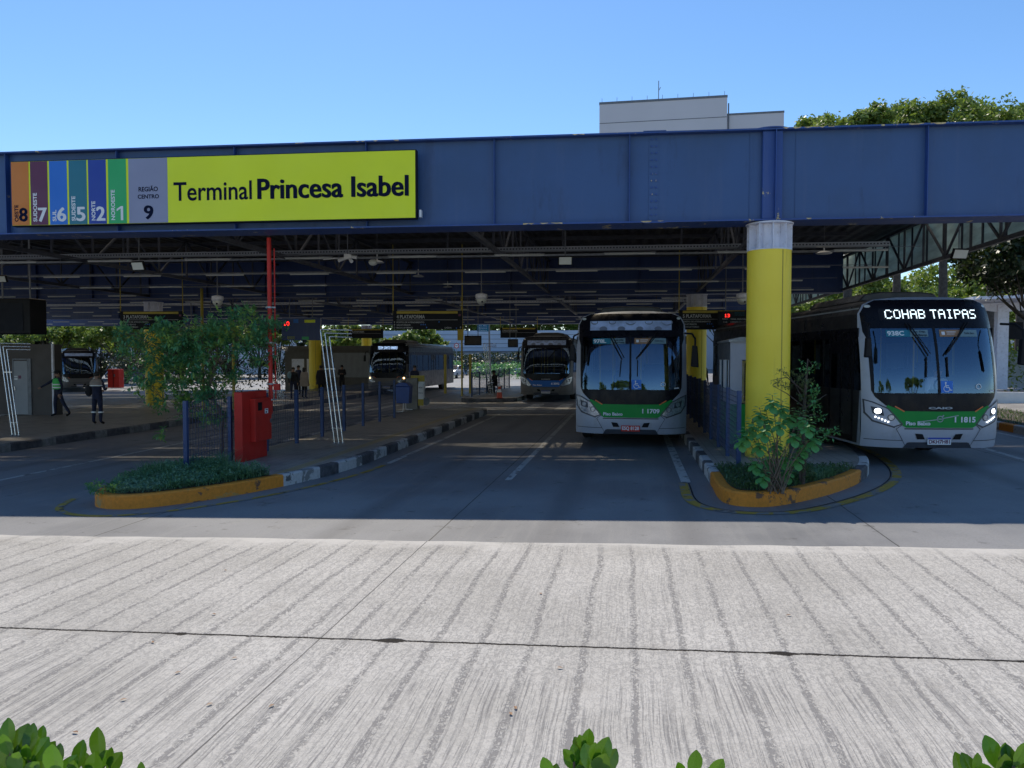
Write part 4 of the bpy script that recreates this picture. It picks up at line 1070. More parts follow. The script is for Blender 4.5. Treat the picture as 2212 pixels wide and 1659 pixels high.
MB().path([(0, 0, z0 + .02), (0, 0, 1.18), (.03, -.06, 1.08), (.05, -.14, 1.06)], .038, 12).build('elbow', m['red'], pp, smooth=True)
MB().tube((.10, .03, 1.35), (.10, .03, 4.5), .014, n=8).build('thin_pipe', m['red'], pp)
for z in (3.26, 2.52, 1.66, 1.33): MB().lathe([(.055, z), (.055, z + .035)], 20).box(-.09, .13, -.01, .01, z, z + .03).build('clamp', m['galv'], pp)
MB().box(.07, .2, -.02, .05, 1.55, 1.68).build('sign_tag', m['red'], pp)

def tube_frame(x, label, o=(0, 0), hgt=2.68, d=1):
    p = GP(*x, .2); r, s = rs(p.x, p.y)
    root = empty('tube_frame', label, 'tube frame', W(r, s, .2), -LA, 'leaning three-tube gate frames')
    for i in range(3):
        k = i * .105; ins = .085 * i
        b0 = Vector((-.10 + k, 0, 0)); tp = Vector((-.42 + k * 1.05, .0, hgt - ins)); tq = Vector((.22, .35, hgt - ins - .01)); 
        MB().path([b0, tp - (tp - b0).normalized() * .03, tp, tp + Vector((.05, .02, 0)), tq], .016, 10).build('tube', m['chrome'], root, smooth=True)
    for z in (.35, 1.75): MB().bar((-.12 - .12 * z, .0, z), (.15 - .12 * z, .0, z), .012, .02).build('clip', m['chrome'], root)
    for i in range(3): MB().box(-.13 + i * .105, -.07 + i * .105, -.03, .03, -.005, .01).build('foot_plate', m['galv'], root)
    return root
tube_frame((731, 957), 'chrome three-tube frame leaning beside the fence, right of the red pipe')
tube_frame((33, 940), 'chrome three-tube frame at the kerb in front of the brown wall', hgt=2.55)
tube_frame((608, 860), 'chrome three-tube frame just right of the red pipe, by the waiting group')
tube_frame((1061, 853), 'small distant chrome three-tube frame beside the orange cone', hgt=2.75)

# ------------------------------------------------------------------ BOOTH, KIOSK, WALL
bo = empty('ticket_booth', 'white booth with green lower panels beside the yellow pillar', 'booth', W(2.06, 16.15, .2), -LA); bo.scale = (.78, 1, 1)
MB().box(0, 1.45, 0, 2.1, .0, .10).build('plinth', m['black'], bo)
MB().box(0, 1.45, 0, 2.1, .10, .93).build('lower_panel', m['green_panel'], bo, bevel=.01)
up = MB().box(0, .10, 0, .05, .93, 2.22).box(.1, 1.45, 0, .05, 1.85, 2.22).box(1.35, 1.45, 0, .05, .93, 1.85).box(.1, .30, 0, .05, .93, 1.85).box(0, 1.45, 2.05, 2.1, .93, 2.22).box(1.40, 1.45, .05, 2.05, .93, 2.22)
up.build('upper_panel', m['booth_white'], bo)
MB().box(0, .05, .05, .25, .93, 2.22).box(0, .05, 1.85, 2.05, .93, 2.22).box(0, .05, .95, 1.05, .93, 1.85).box(0, .05, .25, 1.85, 1.851, 2.22).build('side_wall', m['steel'], bo)
for y0, y1 in ((.25, .31), (.87, .94), (1.06, 1.12), (1.78, 1.84)): MB().box(-.012, .052, y0, y1, .93, 1.85).build('side_window_frame', m['white'], bo)
MB().box(.30, .36, -.02, .03, .95, 1.83).box(1.29, 1.34, -.02, .03, .95, 1.83).box(.36, 1.29, -.02, .03, 1.78, 1.83).box(.36, 1.29, -.02, .03, .95, 1.0).build('window_frame', m['chrome'], bo)
MB().box(.36, 1.29, .005, .012, 1.0, 1.78).box(.02, .03, .32, 1.77, .95, 1.84).build('window_glass', m['glass_side'], bo)
MB().box(-.05, 1.50, -.05, 2.15, 2.221, 2.26).prism([(-.05, 2.261), (1.50, 2.261), (1.2, 2.32), (.25, 2.32)], 0, 2.1, 'y').build('roof', m['galv'], bo)
ks = empty('slatted_kiosk', 'pale kiosk with upright ribbed cladding behind the waiting people', 'kiosk', W(-22.6, 47.0, .2), -LA)
MB().box(0, 6.3, 0, 3.5, 0, 2.7).build('wall', m['kiosk_wall'], ks)
rb_ = MB()
for i in range(44): rb_.box(2.6 + i * .082, 2.64 + i * .082, -.04, -.002, .9, 2.5)
rb_.build('ribbing', m['grey_ink'], ks)
MB().box(-.15, 6.45, -.25, 3.6, 2.701, 2.95).build('roof', m['kiosk_wall'], ks)
for x in (.5, 1.55): MB().box(x, x + .85, -.03, -.002, .05, 2.1).build('door', m['grey_cap'], ks)
# brown service building on the left
p = GP(117, 897, .2); rb1, sb1 = rs(p.x, p.y)
sv = empty('service_building', 'dark brown service building with a grey metal door at the far left', 'building', W(rb1, sb1, .2), -LA)
MB().box(-7, 0, 0, .45, 0, 2.72).build('wall', m['brown_wall'], sv)
MB().box(-.06, .01, -.012, .06, 0, 2.73).build('corner_trim', m['grey_cap'], sv)
def xs(ox):  # local x on this wall for a photo column
    best = min([i * .01 for i in range(-700, 0)], key=lambda t: abs(1106 + 1626.5 * (W(rb1 + t, sb1).x / W(rb1 + t, sb1).y) - ox)); return best
dx0, dx1 = xs(31), xs(60)
dr = MB().box(dx0, dx1, -.03, -.002, .02, 2.08).build('door', m['door_grey'], sv)
MB().box(dx1, dx1 + .16, -.04, -.002, 0, 2.12).box(dx0 - .05, dx0, -.04, -.002, 0, 2.12).box(dx0 - .05, dx1 + .16, -.04, -.002, 2.12, 2.17).build('door_frame', m['steel'], sv)
MB().box(dx0 + .02, dx0 + .16, -.036, -.031, 1.35, 1.42).box(dx0 + .02, dx0 + .16, -.036, -.031, 1.46, 1.50).build('door_notice', m['white_ink'], dr)
MB().box(dx0 + .2, dx0 + .32, -.036, -.031, 1.40, 1.52).build('door_sign', m['s_maroon'], dr)
MB().box(dx0 + .05, dx0 + .08, -.075, -.031, .95, 1.1).build('handle', m['chrome'], dr)
p = DP(30, 685, 22.5)
hb = empty('hanging_screen_box', 'bulky black screen housing hung at the far left above the door', 'screen housing', (p.x, p.y, p.z), -GA)
MB().box(-.9, .52, 0, .7, -.50, .56).build('housing', m['black'], hb, bevel=.03)
MB().box(-.7, .3, -.012, -.001, -.4, .42).build('screen', m['sign_black'], hb)
for x in (-.6, .3): MB().tube((x, .3, .56), (x, .3, 3.0), .025).build('hanger', m['steel'], hb)

# ------------------------------------------------------------------ HANGING SIGNS
def platform_sign(num, px0, px1, y, ztop, hgt, label, full=True, poles=True):
    a, b = DP(px0, 690, y), DP(px1, 690, y); wd = (b.x - a.x)
    root = empty('platform_sign', label, 'sign', (a.x, y, ztop), -R(3), 'hanging platform signs')
    MB().box(0, wd, 0, .08, -hgt, 0).build('board', m['sign_black'], root)
    MB().box(.13, wd - .16, -.004, -.001, -.105, -.02).build('colour_band', m['yellow_d'], root)
    t = MB(); h = hgt
    text(t, num + ' PLATAFORMA', .13, .13 + wd * .41, -.105 - .175, -.15, -.003, .03)
    t.box(.13, wd - .16, -.003, -.001, -.335, -.322)
    if full:
        for i, (wd_, wf) in enumerate((('POSTO DE ATENDIMENTO', .40), ('SANITÁRIOS', .20), ('BICICLETÁRIO', .235))):
            zz_ = -.385 - i * .095; text(t, wd_, .13, .13 + wd * wf, zz_ - .055, zz_ + (.012 if i else 0), -.003, .02)
            x = .05; t.add([(x - .006, -.003, zz_ - .06), (x + .006, -.003, zz_ - .06), (x + .006, -.003, zz_), (x - .006, -.003, zz_)], [(0, 1, 2, 3)])
            t.add([(x, -.003, zz_ + .012), (x - .028, -.003, zz_ - .02), (x - .02, -.003, zz_ - .028), (x, -.003, zz_ - .006), (x + .02, -.003, zz_ - .028), (x + .028, -.003, zz_ - .02)], [(0, 1, 2, 3), (0, 3, 4, 5)])
        text(t, 'SAÍDA', wd * .745, wd * .85, -.635, -.57, -.003, .02); 
        x = wd - .06; zz_ = -.575; t.add([(x - .006, -.003, zz_ - .06), (x + .006, -.003, zz_ - .06), (x + .006, -.003, zz_), (x - .006, -.003, zz_)], [(0, 1, 2, 3)]); t.add([(x, -.003, zz_ + .012), (x - .028, -.003, zz_ - .02), (x - .02, -.003, zz_ - .028), (x, -.003, zz_ - .006), (x + .02, -.003, zz_ - .028), (x + .028, -.003, zz_ - .02)], [(0, 1, 2, 3), (0, 3, 4, 5)])
    t.build('lettering', m['grey_ink'], root, fix=False)
    if full:
        for x0_, z_ in ((.66, -.38), (.40, -.475), (.43, -.475), (.46, -.475), (.48, -.57), (.91, -.60)): MB().box(wd * x0_, wd * x0_ + .035, -.003, -.001, z_ - .04, z_).build('pictogram', m['s_azure'], root)
        MB().box(wd - .13, wd - .05, -.003, -.001, -.20, -.13).build('small_mark', m['s_maroon'], root)
    if poles:
        for x in (.0, wd): MB().tube((x, .04, -.1), (x, .04, 6.1 - ztop), .018).build('pole', m['yellow_d'], root)
    return root
platform_sign('4', 849, 999, 26.8, 3.77, .66, 'black hanging sign 4 PLATAFORMA with full lines of text, in the middle')
platform_sign('3', 259.5, 397.5, 29.0, 3.88, .69, 'black hanging sign 3 PLATAFORMA, partly behind the small tree leaves')
platform_sign('5', 1467, 1616, 27.3, 3.82, .70, 'black hanging sign 5 PLATAFORMA, left of the big yellow pillar')
platform_sign('3', 752, 828, 53, 4.09, .66, 'small far black sign 3 PLATAFORMA above the ribbed kiosk', full=False)
platform_sign('4', 1081, 1161, 50.5, 4.07, .68, 'small far black sign 4 PLATAFORMA above the blue-fronted bus', full=False)
def led_panel(px0, px1, py0, py1, y, label, kind):
    a, b = DP(px0, py0, y), DP(px1, py1, y); wd = b.x - a.x; h = a.z - b.z
    root = empty('display_panel', label, 'display', (a.x, y, a.z), -R(2))
    MB().box(0, wd, 0, .12, -h, 0).build('housing', m['navy' if kind == 1 else 'sign_black'], root, bevel=.01)
    for x in (wd * .2, wd * .8): MB().tube((x, .06, 0), (x, .06, 6.1 - a.z), .02).build('hanger', m['steel'], root)
    if kind == 1:
        t = MB(); dots(t, '10', wd * .05, wd * .20, -h * .34, -h * .16, -.004, bold=True); t.build('led_digits', m['red_led'], root, fix=False)
        MB().box(wd * .31, wd * .44, -.006, -.002, -h * .22, -h * .05).build('blue_tile', m['s_azure'], root)
        MB().box(wd * .60, wd * .88, -.006, -.002, -h * .21, -h * .08).build('yellow_tile', m['sign_yellow'], root)
        MB().box(wd * .53, wd * .71, -.006, -.002, -h * .97, -h * .84).build('green_tile', m['s_green'], root)
        wv = MB()
        for k in range(3): wv.path([(wd * (.15 + .2 * i / 16), -.006, -h * (.84 + .05 * k) + .012 * math.sin(i * 1.6)) for i in range(17)], .006, 4)
        wv.build('wave_mark', m['sign_yellow'], root)
    elif kind == 2:
        t = MB(); dots(t, '13', wd * .16, wd * .30, -h * .28, -h * .13, -.004, bold=True); t.build('led_digits', m['red_led'], root, fix=False)
        t = MB(); text(t, '9J8C', wd * .10, wd * .26, -h * .40, -h * .345, -.004, .02); text(t, 'TERM. PRINCESA ISABEL', wd * .32, wd * .96, -h * .40, -h * .345, -.004, .02)
        text(t, '16', wd * .14, wd * .24, -h * .53, -h * .475, -.004, .02); text(t, 'COHAB TAIPAS', wd * .32, wd * .75, -h * .53, -h * .475, -.004, .02); t.build('screen_text', m['grey_ink'], root, fix=False)
        MB().box(wd * .02, wd * .22, -.006, -.002, -h * .95, -h * .80).build('lime_tile', m['s_green'], root)
        MB().box(wd * .55, wd * .84, -.006, -.002, -h * .94, -h * .81).build('teal_tile', m['s_teal'], root)
        wv = MB()
        for k in range(3): wv.path([(wd * (.43 + .27 * i / 16), -.006, -h * (.07 + .06 * k) + .012 * math.sin(i * 1.6)) for i in range(17)], .005, 4)
        wv.build('wave_mark', m['s_teal'], root)
    else:
        MB().box(.04, wd - .04, -.004, -.001, -h + .05, -.05).build('screen', m['bus_dark'], root)
    return root
led_panel(1552, 1632, 672, 719, 26.4, 'departure screen with red 13 beside the fifth platform sign', 2)
led_panel(608, 692, 687, 735, 33, 'dark blue departure panel with red 10 right of the red pipe', 1)
led_panel(1003, 1040, 725, 746, 40, 'small dark screen on the yellow post right of the middle sign', 3)
led_panel(1097, 1119, 733, 750, 42, 'small black box with red light left of the blue-fronted bus', 3)
led_panel(398, 470, 712, 748, 36, 'wide dark screen behind the small tree', 3)

# ------------------------------------------------------------------ CEILING DEVICES
def flood(ox, oy, y, wd, hd, label, yaw=0):
    p = DP(ox, oy, y); root = empty('floodlight', label, 'floodlight', p, yaw, 'square floodlights under the roof')
    q = MB().box(-wd / 2, wd / 2, -.03, .03, -hd / 2, hd / 2).build('case', m['black'], root, bevel=.008)
    g_ = MB().box(-wd / 2 + .02, wd / 2 - .02, -.036, -.031, -hd / 2 + .02, hd / 2 - .02).build('lens', m['lampwhite'], root)
    for o in (q, g_): o.rotation_euler = (R(22), 0, 0)
    MB().tube((0, .02, hd / 2 - .02), (0, .05, 5.9 - p.z), .012).build('bracket', m['steel'], root)
flood(299, 574, 17.5, .33, .21, 'square white floodlight hung left of the red pipe', R(-14))
flood(1221, 562.5, 17.2, .32, .21, 'square white floodlight hung above the centre lane')
flood(2073, 548, 17.0, .38, .23, 'square white floodlight under the edge truss on the right', R(10))
flood(3, 602, 21, .3, .2, 'white floodlight cut by the left picture edge')
dome = None
for i, (ox, oy, y, lab) in enumerate(((470, 654, 26, 'white dome camera left of the red pipe'), (1040, 650, 25, 'white dome camera above the middle, next to the hanging sign pole'), (1604, 650, 24, 'white dome camera just left of the big yellow pillar'))):
    p = DP(ox, oy, y); d = empty('dome_camera', lab, 'camera', p, 0, 'dome cameras')
    MB().lathe([(.05, .26), (.19, .22), (.20, .10), (.17, .06)], 20).build('housing', m['grey_cap'], d, smooth=True)
    MB().ball((0, 0, .03), .165, 16, (1, 1, .95)).build('dome', m['lampwhite'], d, smooth=True)
    MB().ball((.03, -.14, -.04), .035, 8).build('lens', m['black'], d)
    MB().tube((0, 0, .25), (0, 0, 5.9 - p.z), .02).build('stem', m['steel'], d)
for i, (ox, oy, y, lab) in enumerate(((814.6, 567, 21, 'white disc lamp on a stem, nearest of its row'), (903.6, 597, 26, 'white disc lamp on a stem, second of its row'), (967, 620, 31, 'white disc lamp on a stem, third of its row'), (1780, 547, 19, 'white disc lamp on a stem right of the big pillar'))):
    p = DP(ox, oy, y); d = empty('disc_lamp', lab, 'ceiling light', p, 0, 'round disc lamps')
    MB().lathe([(.17, -.015), (.20, 0), (.12, .04), (.03, .06)], 24).build('shade', m['white'], d, smooth=True)
    MB().tube((0, 0, .05), (0, 0, .24), .018).build('stem', m['white'], d)
    MB().tube((0, 0, .24), (0, 0, 5.95 - p.z), .006).build('cable', m['steel'], d)
cx = DP(751, 558, 18.5); cc_ = empty('camera_cluster', 'white cluster of small cameras hung behind the front girder', 'camera', cx, 0)
MB().box(-.08, .08, -.05, .05, -.02, .10).build('junction_box', m['white'], cc_)
for a, b in (((-.05, 0, 0), (-.20, -.1, -.07)), ((.05, 0, 0), (.12, -.12, -.09)), ((0, 0, .05), (.22, .0, .02))): MB().tube(a, b, .035, .045, 10).build('camera_tube', m['white'], cc_)
MB().tube((-.05, 0, .02), (-.62, .1, -.02), .01).build('cable', m['white'], cc_)
MB().ball((.62, 0, -.10), .11, 12, (1, 1, .75)).build('dome', m['lampwhite'], cc_, smooth=True)
MB().tube((0, 0, .10), (0, 0, 5.9 - cx.z), .012).build('stem', m['steel'], cc_)

# ------------------------------------------------------------------ STREET FURNITURE
p = GP(873, 890, .2); bn = empty('litter_bin', 'blue lidded litter bin on a white tube stand at the fence end', 'bin', p, -LA)
MB().prism([(-.24, .33), (.24, .33), (.28, .95), (-.28, .95)], -.2, .2, 'y').build('body', m['bin_blue'], bn, bevel=.02)
MB().prism([(-.31, .951), (.31, .951), (.2, 1.05), (.12, 1.10), (-.12, 1.10), (-.2, 1.05)], -.24, .24, 'y').build('lid', m['bin_blue'], bn, bevel=.02)
MB().path([(-.33, -.15, .85), (-.31, -.15, .02), (.0, -.15, .02), (.02, -.15, .33)], .018, 8).path([(.1, -.12, .33), (.1, -.1, .12), (.35, -.1, .10)], .014, 8).build('stand', m['white'], bn)
p = GP(898, 884, .2); pl_ = empty('info_pedestal', 'concrete pedestal with a worn yellow and white poster, behind the blue bin', 'pedestal', p, -LA)
MB().box(-.36, .10, -.1, .25, 0, 1.22).build('plinth', m['conc'], pl_, bevel=.02)
MB().box(.12, .34, -.08, .1, .15, 1.0).box(-.2, .36, .02, .12, .8, 1.32).build('poster_board', m['white'], pl_)
MB().box(-.2, .36, .012, .019, 1.08, 1.32).build('yellow_print', m['yellow_d'], pl_); MB().box(.12, .34, -.088, -.081, .15, .4).build('yellow_print', m['yellow_d'], pl_)
t = MB(); text(t, 'RETIRE AS', .14, .32, .62, .66, -.084); text(t, 'VAGAS', .14, .30, .82, .88, -.084); t.build('poster_text', m['ink'], pl_, fix=False)
MB().lathe([(.16, -.02), (.16, .02)], 18, (.42, -.05, .32), 'y').build('round_sign', m['steel'], pl_)
p = GP(1079, 861, .2); cn = empty('traffic_cone', 'orange and white traffic cone on the far platform edge', 'cone', p, 0)
MB().box(-.2, .2, -.2, .2, 0, .03).build('base', m['black'], cn)
for i in range(5):
    z0, z1 = .03 + i * .14, .03 + (i + 1) * .14; r_ = lambda z: .155 - .115 * (z / .73)
    MB().lathe([(r_(z0), z0), (r_(z1), z1)], 20).build('cone_band', m['refl'] if i in (2, 4) else m['orange_cone'], cn, smooth=False)
p = GP(245, 838, .2); rbx = empty('red_cabinet', 'red upright cabinet on the distant left kerb', 'cabinet', p, -LA)
MB().box(-.5, .5, 0, .6, 0, 1.5).build('body', m['red'], rbx, bevel=.02); MB().box(-.02, .02, -.02, -.001, .05, 1.45).build('door_gap', m['black'], rbx); MB().box(.1, .16, -.05, -.001, .9, 1.1).build('handle', m['steel'], rbx)
for i, (ox, oy, top, lab) in enumerate(((436, 800, 655, 'yellow post left of the small tree crown'), (503, 800, 700, 'yellow post seen through the small tree'),)):
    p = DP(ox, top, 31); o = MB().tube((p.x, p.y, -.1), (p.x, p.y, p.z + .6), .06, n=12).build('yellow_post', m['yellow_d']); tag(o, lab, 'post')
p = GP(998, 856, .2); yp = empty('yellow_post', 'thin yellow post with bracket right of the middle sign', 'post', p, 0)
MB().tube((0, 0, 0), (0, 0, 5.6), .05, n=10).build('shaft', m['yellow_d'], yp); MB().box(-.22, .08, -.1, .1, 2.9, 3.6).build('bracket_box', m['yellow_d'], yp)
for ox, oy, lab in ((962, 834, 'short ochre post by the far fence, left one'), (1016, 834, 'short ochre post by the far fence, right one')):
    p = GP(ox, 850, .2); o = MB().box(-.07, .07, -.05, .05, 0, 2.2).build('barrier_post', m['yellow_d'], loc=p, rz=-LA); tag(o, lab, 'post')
# signs on posts far behind
p = GP(986.5, 815, 0); rs_ = empty('round_road_sign', 'round no-entry style sign with red ring on a tall post beyond the lit-text bus', 'sign', p, 0)
k_ = p.y / 1626.5
MB().tube((0, 0, 0), (0, 0, (815 - 738) * k_), .04, n=10).build('pole', m['galv'], rs_)
zc = (815 - 747) * k_; MB().lathe([(.30, -.07), (.30, -.055)], 24, (0, 0, zc), 'y').build('ring', m['red'], rs_)
MB().lathe([(.22, -.08), (.22, -.071)], 24, (0, 0, zc), 'y').build('face', m['white_ink'], rs_); MB().box(-.14, .14, -.09, -.081, zc - .04, zc + .04).build('bar_mark', m['ink'], rs_)
pg = DP(1043, 708, 66); gs_ = empty('street_sign', 'green direction sign on a leaning lamp post beyond the roof', 'sign', pg, R(8))
MB().box(-.5, .5, -.03, .0, -.33, .33).build('board', m['s_teal'], gs_)
t = MB()
for k, wd_ in enumerate(('Av. Rio', 'Branco', 'Centro')): text(t, wd_, -.35, .35, .12 - k * .2, .24 - k * .2, -.035)
t.build('lettering', m['white_ink'], gs_, fix=False)
MB().path([(.7, .1, -pg.z - .3), (.55, .1, .2), (.45, .1, 1.5)], .08, 8).build('post', m['conc'], gs_)
# shelter at the right edge
p = GP(2160, 841, .2); sh_ = empty('bus_shelter', 'pale steel shelter with broad column beyond the right bus', 'shelter', p, -LA)
k_ = p.y / 1626.5; hh = (841 - 655) * k_
MB().box(-.27, .27, -.2, .2, 0, hh - .1).build('column', m['grey_cap'], sh_, bevel=.02)
MB().prism([(-2.6, hh - .02), (7, hh + .25), (7, hh + .45), (-2.6, hh + .12)], -3, 5, 'y').build('canopy', m['grey_cap'], sh_)
MB().prism([(-.27, hh - .45), (.27, hh - .45), (4, hh - .1), (4, hh + .1), (-2.2, hh - .06), (-2.2, hh - .12)], -.12, .12, 'y').build('bracket', m['grey_cap'], sh_)
p2 = GP(2195, 838, .2); o = empty('yellow_post', 'yellow shelter post with dark timetable box near the right edge', 'post', p2, -LA)
MB().tube((-.2, 1.0, 0), (-.2, 1.0, 5), .14, n=14).build('shaft', m['yellow'], o); MB().box(-.55, .6, .7, .85, 2.6, 3.5).build('timetable_box', m['sign_black'], o); MB().box(-.1, 1.6, .9, 1.3, 0, 1.9).build('cabinet', m['grey_ink'], o)
wl = MB().box(-1, 9, 0, .25, 0, .42).build('low_wall', m['white'], loc=GP(2140, 871, .2), rz=-LA); tag(wl, 'low whitewashed wall at the right edge, dappled by leaves', 'wall')
# ------------------------------------------------------------------ VEGETATION
def leaf_mb(mb, p, d, up, ln, wd, fold=.25, six=False):
    """one leaf: base p, direction d"""
    x = d.cross(up)
    if x.length < 1e-3: x = Vector((1, 0, 0))
    x = x.normalized() * wd / 2; n = x.cross(d).normalized()
    if six:
        tw_ = ((0, .12), (.14, .50), (.32, .86), (.52, 1.0), (.72, .92), (.88, .60), (1.0, .10)); N_ = len(tw_)
        mid = [p + d * ln * t - n * ln * .12 * t * t for t, _ in tw_]
        L_ = [q + x * w_ + n * wd * fold * w_ * .5 for q, (t, w_) in zip(mid, tw_)]; R2 = [q - x * w_ + n * wd * fold * w_ * .5 for q, (t, w_) in zip(mid, tw_)]
        mb.add(mid + L_ + R2, [(i, i + 1, N_ + i + 1, N_ + i) for i in range(N_ - 1)] + [(i + 1, i, 2 * N_ + i, 2 * N_ + i + 1) for i in range(N_ - 1)])
    else:
        a = p + d * ln * .5 - n * ln * .04; e = p + d * ln - n * ln * .15
        mb.add([p, a + x + n * wd * fold * .5, e, a - x + n * wd * fold * .5], [(0, 1, 2, 3)])
def rdir(r_, zb=0): 
    while True:
        v = Vector((r_.uniform(-1, 1), r_.uniform(-1, 1), r_.uniform(-1, 1)))
        if .1 < v.length < 1: return (v.normalized() + Vector((0, 0, zb))).normalized()
def sprig(mb, r_, p, d, n, ln, wd, six=False, spread=.8):
    """whorl of leaves round a twig tip"""
    for i in range(n):
        t = i / max(1, n - 1); q = p + d * ln * .9 * t
        side = d.cross(rdir(r_)).normalized(); dd = (d * (1 - spread * .6 * (1 - t * .5)) + side * spread).normalized()
        leaf_mb(mb, q, dd, Vector((0, 0, 1)), ln * r_.uniform(.7, 1.15), wd * r_.uniform(.8, 1.1), .3, six)

# small tree on island A --------------------------------------------------
r_ = random.Random(11)
tb = GP(479, 985, .2); D = tb.y
st = empty('small_tree', 'slender young tree with leafy spreading crown behind the red cabinet', 'tree', tb, 0)
def L2(ox, oy, dy=0): q = DP(ox, oy, D + dy); return q - tb
tr = MB()
mainp = [Vector((0, 0, -.02)), L2(478, 930), L2(481, 905, .02), L2(472, 880, .0), L2(458, 862, -.05), L2(452, 840), L2(458, 810), L2(468, 780), L2(480, 765)]
tr.path(mainp, [.045, .04, .036, .034, .03, .028, .022, .018, .012], 8)
tr.path([L2(477, 935), L2(462, 925, .05), L2(448, 910, .1), L2(447, 885, .1), L2(440, 850, .1)], [.022, .02, .018, .014, .01], 6)
branches = [((452, 840), (400, 800), (330, 770)), ((452, 840), (420, 780), (380, 730)), ((458, 810), (500, 760), (560, 730)), ((468, 780), (470, 730), (490, 690)), ((480, 765), (530, 715), (580, 700)), ((455, 862), (430, 850), (350, 860)), ((458, 862), (470, 850), (520, 840)), ((470, 878), (420, 880), (360, 905)), ((420, 780), (380, 770), (280, 720)), ((452, 840), (380, 820), (310, 790)), ((481, 905), (440, 890), (400, 905)), ((468, 780), (430, 730), (420, 700)), ((480, 765), (520, 745), (600, 755))]
tips = []
for br in branches:
    dy = r_.uniform(-.5, .5); pts = [L2(*br[0]), L2(*br[1], dy * .5), L2(*br[2], dy)]
    tr.path(pts, [.016, .010, .005], 5); tips += pts[1:]
tr.build('trunk', m['bark'], st, smooth=True)
clumps = [(320, 745, 45, 26), (370, 735, 45, 32), (270, 725, 22, 22), (345, 715, 55, 18), (420, 745, 60, 36), (400, 785, 62, 34), (350, 790, 50, 30), (300, 770, 40, 24), (450, 720, 52, 30), (500, 700, 48, 22), (525, 682, 40, 14), (560, 715, 46, 22), (590, 705, 28, 18), (480, 750, 60, 30), (540, 750, 46, 24), (425, 820, 55, 36), (375, 840, 42, 36), (450, 860, 50, 26), (400, 875, 40, 18), (480, 900, 30, 16), (330, 830, 32, 26), (345, 880, 22, 18), (440, 900, 40, 16), (300, 820, 22, 28), (350, 940, 14, 12), (500, 825, 30, 16), (560, 780, 22, 12), (265, 760, 16, 16), (590, 770, 14, 8)]
lf = MB(); tw = MB()
for (cx_, cy_, sx_, sy_) in clumps:
    n = int(sx_ * sy_ / (34 if 285 < cx_ < 350 and cy_ > 740 else 17))
    for i in range(n):
        ox = r_.gauss(cx_, sx_ * .46); oy = r_.gauss(cy_, sy_ * .48); dy = r_.gauss(0, .42)
        q = L2(ox, oy, dy); tip = min(tips, key=lambda t: (t - q).length)
        d = ((q - tip).normalized() * .5 + Vector((r_.uniform(-.4, .4), r_.uniform(-.4, .2), r_.uniform(.1, .9)))).normalized()
        sprig(lf, r_, q, d, r_.randint(4, 6), .125, .056)
        if i % 5 == 0: tw.path([q, (q + tip) / 2 + Vector((0, 0, .03)), tip], .003, 4, False)
lf.build('crown', m['leaf_ficus'], st, fix=False); tw.build('twigs', m['bark'], st, fix=False)

# right shrubs --------------------------------------------------------------
r_ = random.Random(5)
b0 = GP(1668, 1062, .2); Dp = b0.y
s1_ = empty('broadleaf_shrub', 'bright green broad-leaved shrub in front of the yellow pillar', 'shrub', b0, 0)
def L3(ox, oy, dy=0): return DP(ox, oy, Dp + dy) - b0
stm = MB(); lv = MB()
heads = [(1668, 853), (1640, 880), (1690, 865), (1625, 905), (1650, 915), (1705, 885), (1730, 890), (1683, 900), (1612, 925), (1640, 945), (1675, 945), (1715, 925), (1745, 905), (1660, 975), (1695, 975), (1735, 950), (1632, 985), (1648, 1012), (1700, 1005), (1722, 975), (1655, 890), (1758, 935), (1602, 935)]
for i, (ox, oy) in enumerate(heads):
    dy = r_.uniform(-.22, .22); tip = L3(ox, oy, dy); base = Vector((r_.uniform(-.09, .16), r_.uniform(-.08, .08), -.02))
    stm.path([base, (base + tip) / 2 + Vector((r_.uniform(-.04, .04), 0, .05)), tip], [.009, .007, .004], 5)
    for k in range(16):
        a = k * 2.4; up_ = .6 - k * .08
        d = Vector((math.cos(a), math.sin(a), up_)).normalized(); ln = .075 + .0045 * k
        leaf_mb(lv, tip - Vector((0, 0, .010 * k)) + d * .02, (d + Vector((0, 0, -.25))).normalized(), Vector((0, 0, 1)), ln, ln * .8, .15, True)
stm.build('stems', m['bark'], s1_); lv.build('foliage', m['leaf_bright'], s1_, fix=False)
b1_ = GP(1742, 1050, .2); D1 = b1_.y + .15
s2_ = empty('tall_shrub', 'tall dark small-leaved shrub right of the broad-leaved one', 'shrub', (b1_.x, D1, b1_.z), 0)
o2 = Vector((b1_.x, D1, b1_.z))
def L4(ox, oy, dy=0): return DP(ox, oy, D1 + dy) - o2
tk = MB(); sl_ = MB(); bl_ = MB()
tk.path([Vector((0, 0, -.02)), L4(1738, 985), L4(1735, 930), L4(1738, 870), L4(1742, 810), L4(1745, 775)], [.035, .032, .028, .024, .018, .008], 8)
tk.path([Vector((-.03, 0, -.02)), L4(1728, 1000), L4(1722, 960), L4(1728, 900)], [.02, .018, .015, .01], 6)
br4 = [((1738, 880), (1700, 850), (1672, 835)), ((1742, 850), (1700, 815), (1665, 822)), ((1738, 870), (1715, 825), (1690, 798)), ((1742, 810), (1755, 790), (1745, 775)), ((1738, 930), (1780, 925), (1800, 925)), ((1735, 960), (1770, 945), (1805, 940)), ((1740, 880), (1765, 865), (1785, 852)), ((1738, 900), (1755, 895), (1770, 900)), ((1735, 985), (1760, 970), (1785, 965))]
for br in br4: tk.path([L4(*br[0]), L4(*br[1], r_.uniform(-.1, .1)), L4(*br[2], r_.uniform(-.2, .2))], [.010, .007, .003], 5)
tk.build('trunk', m['bark_d'], s2_, smooth=True)
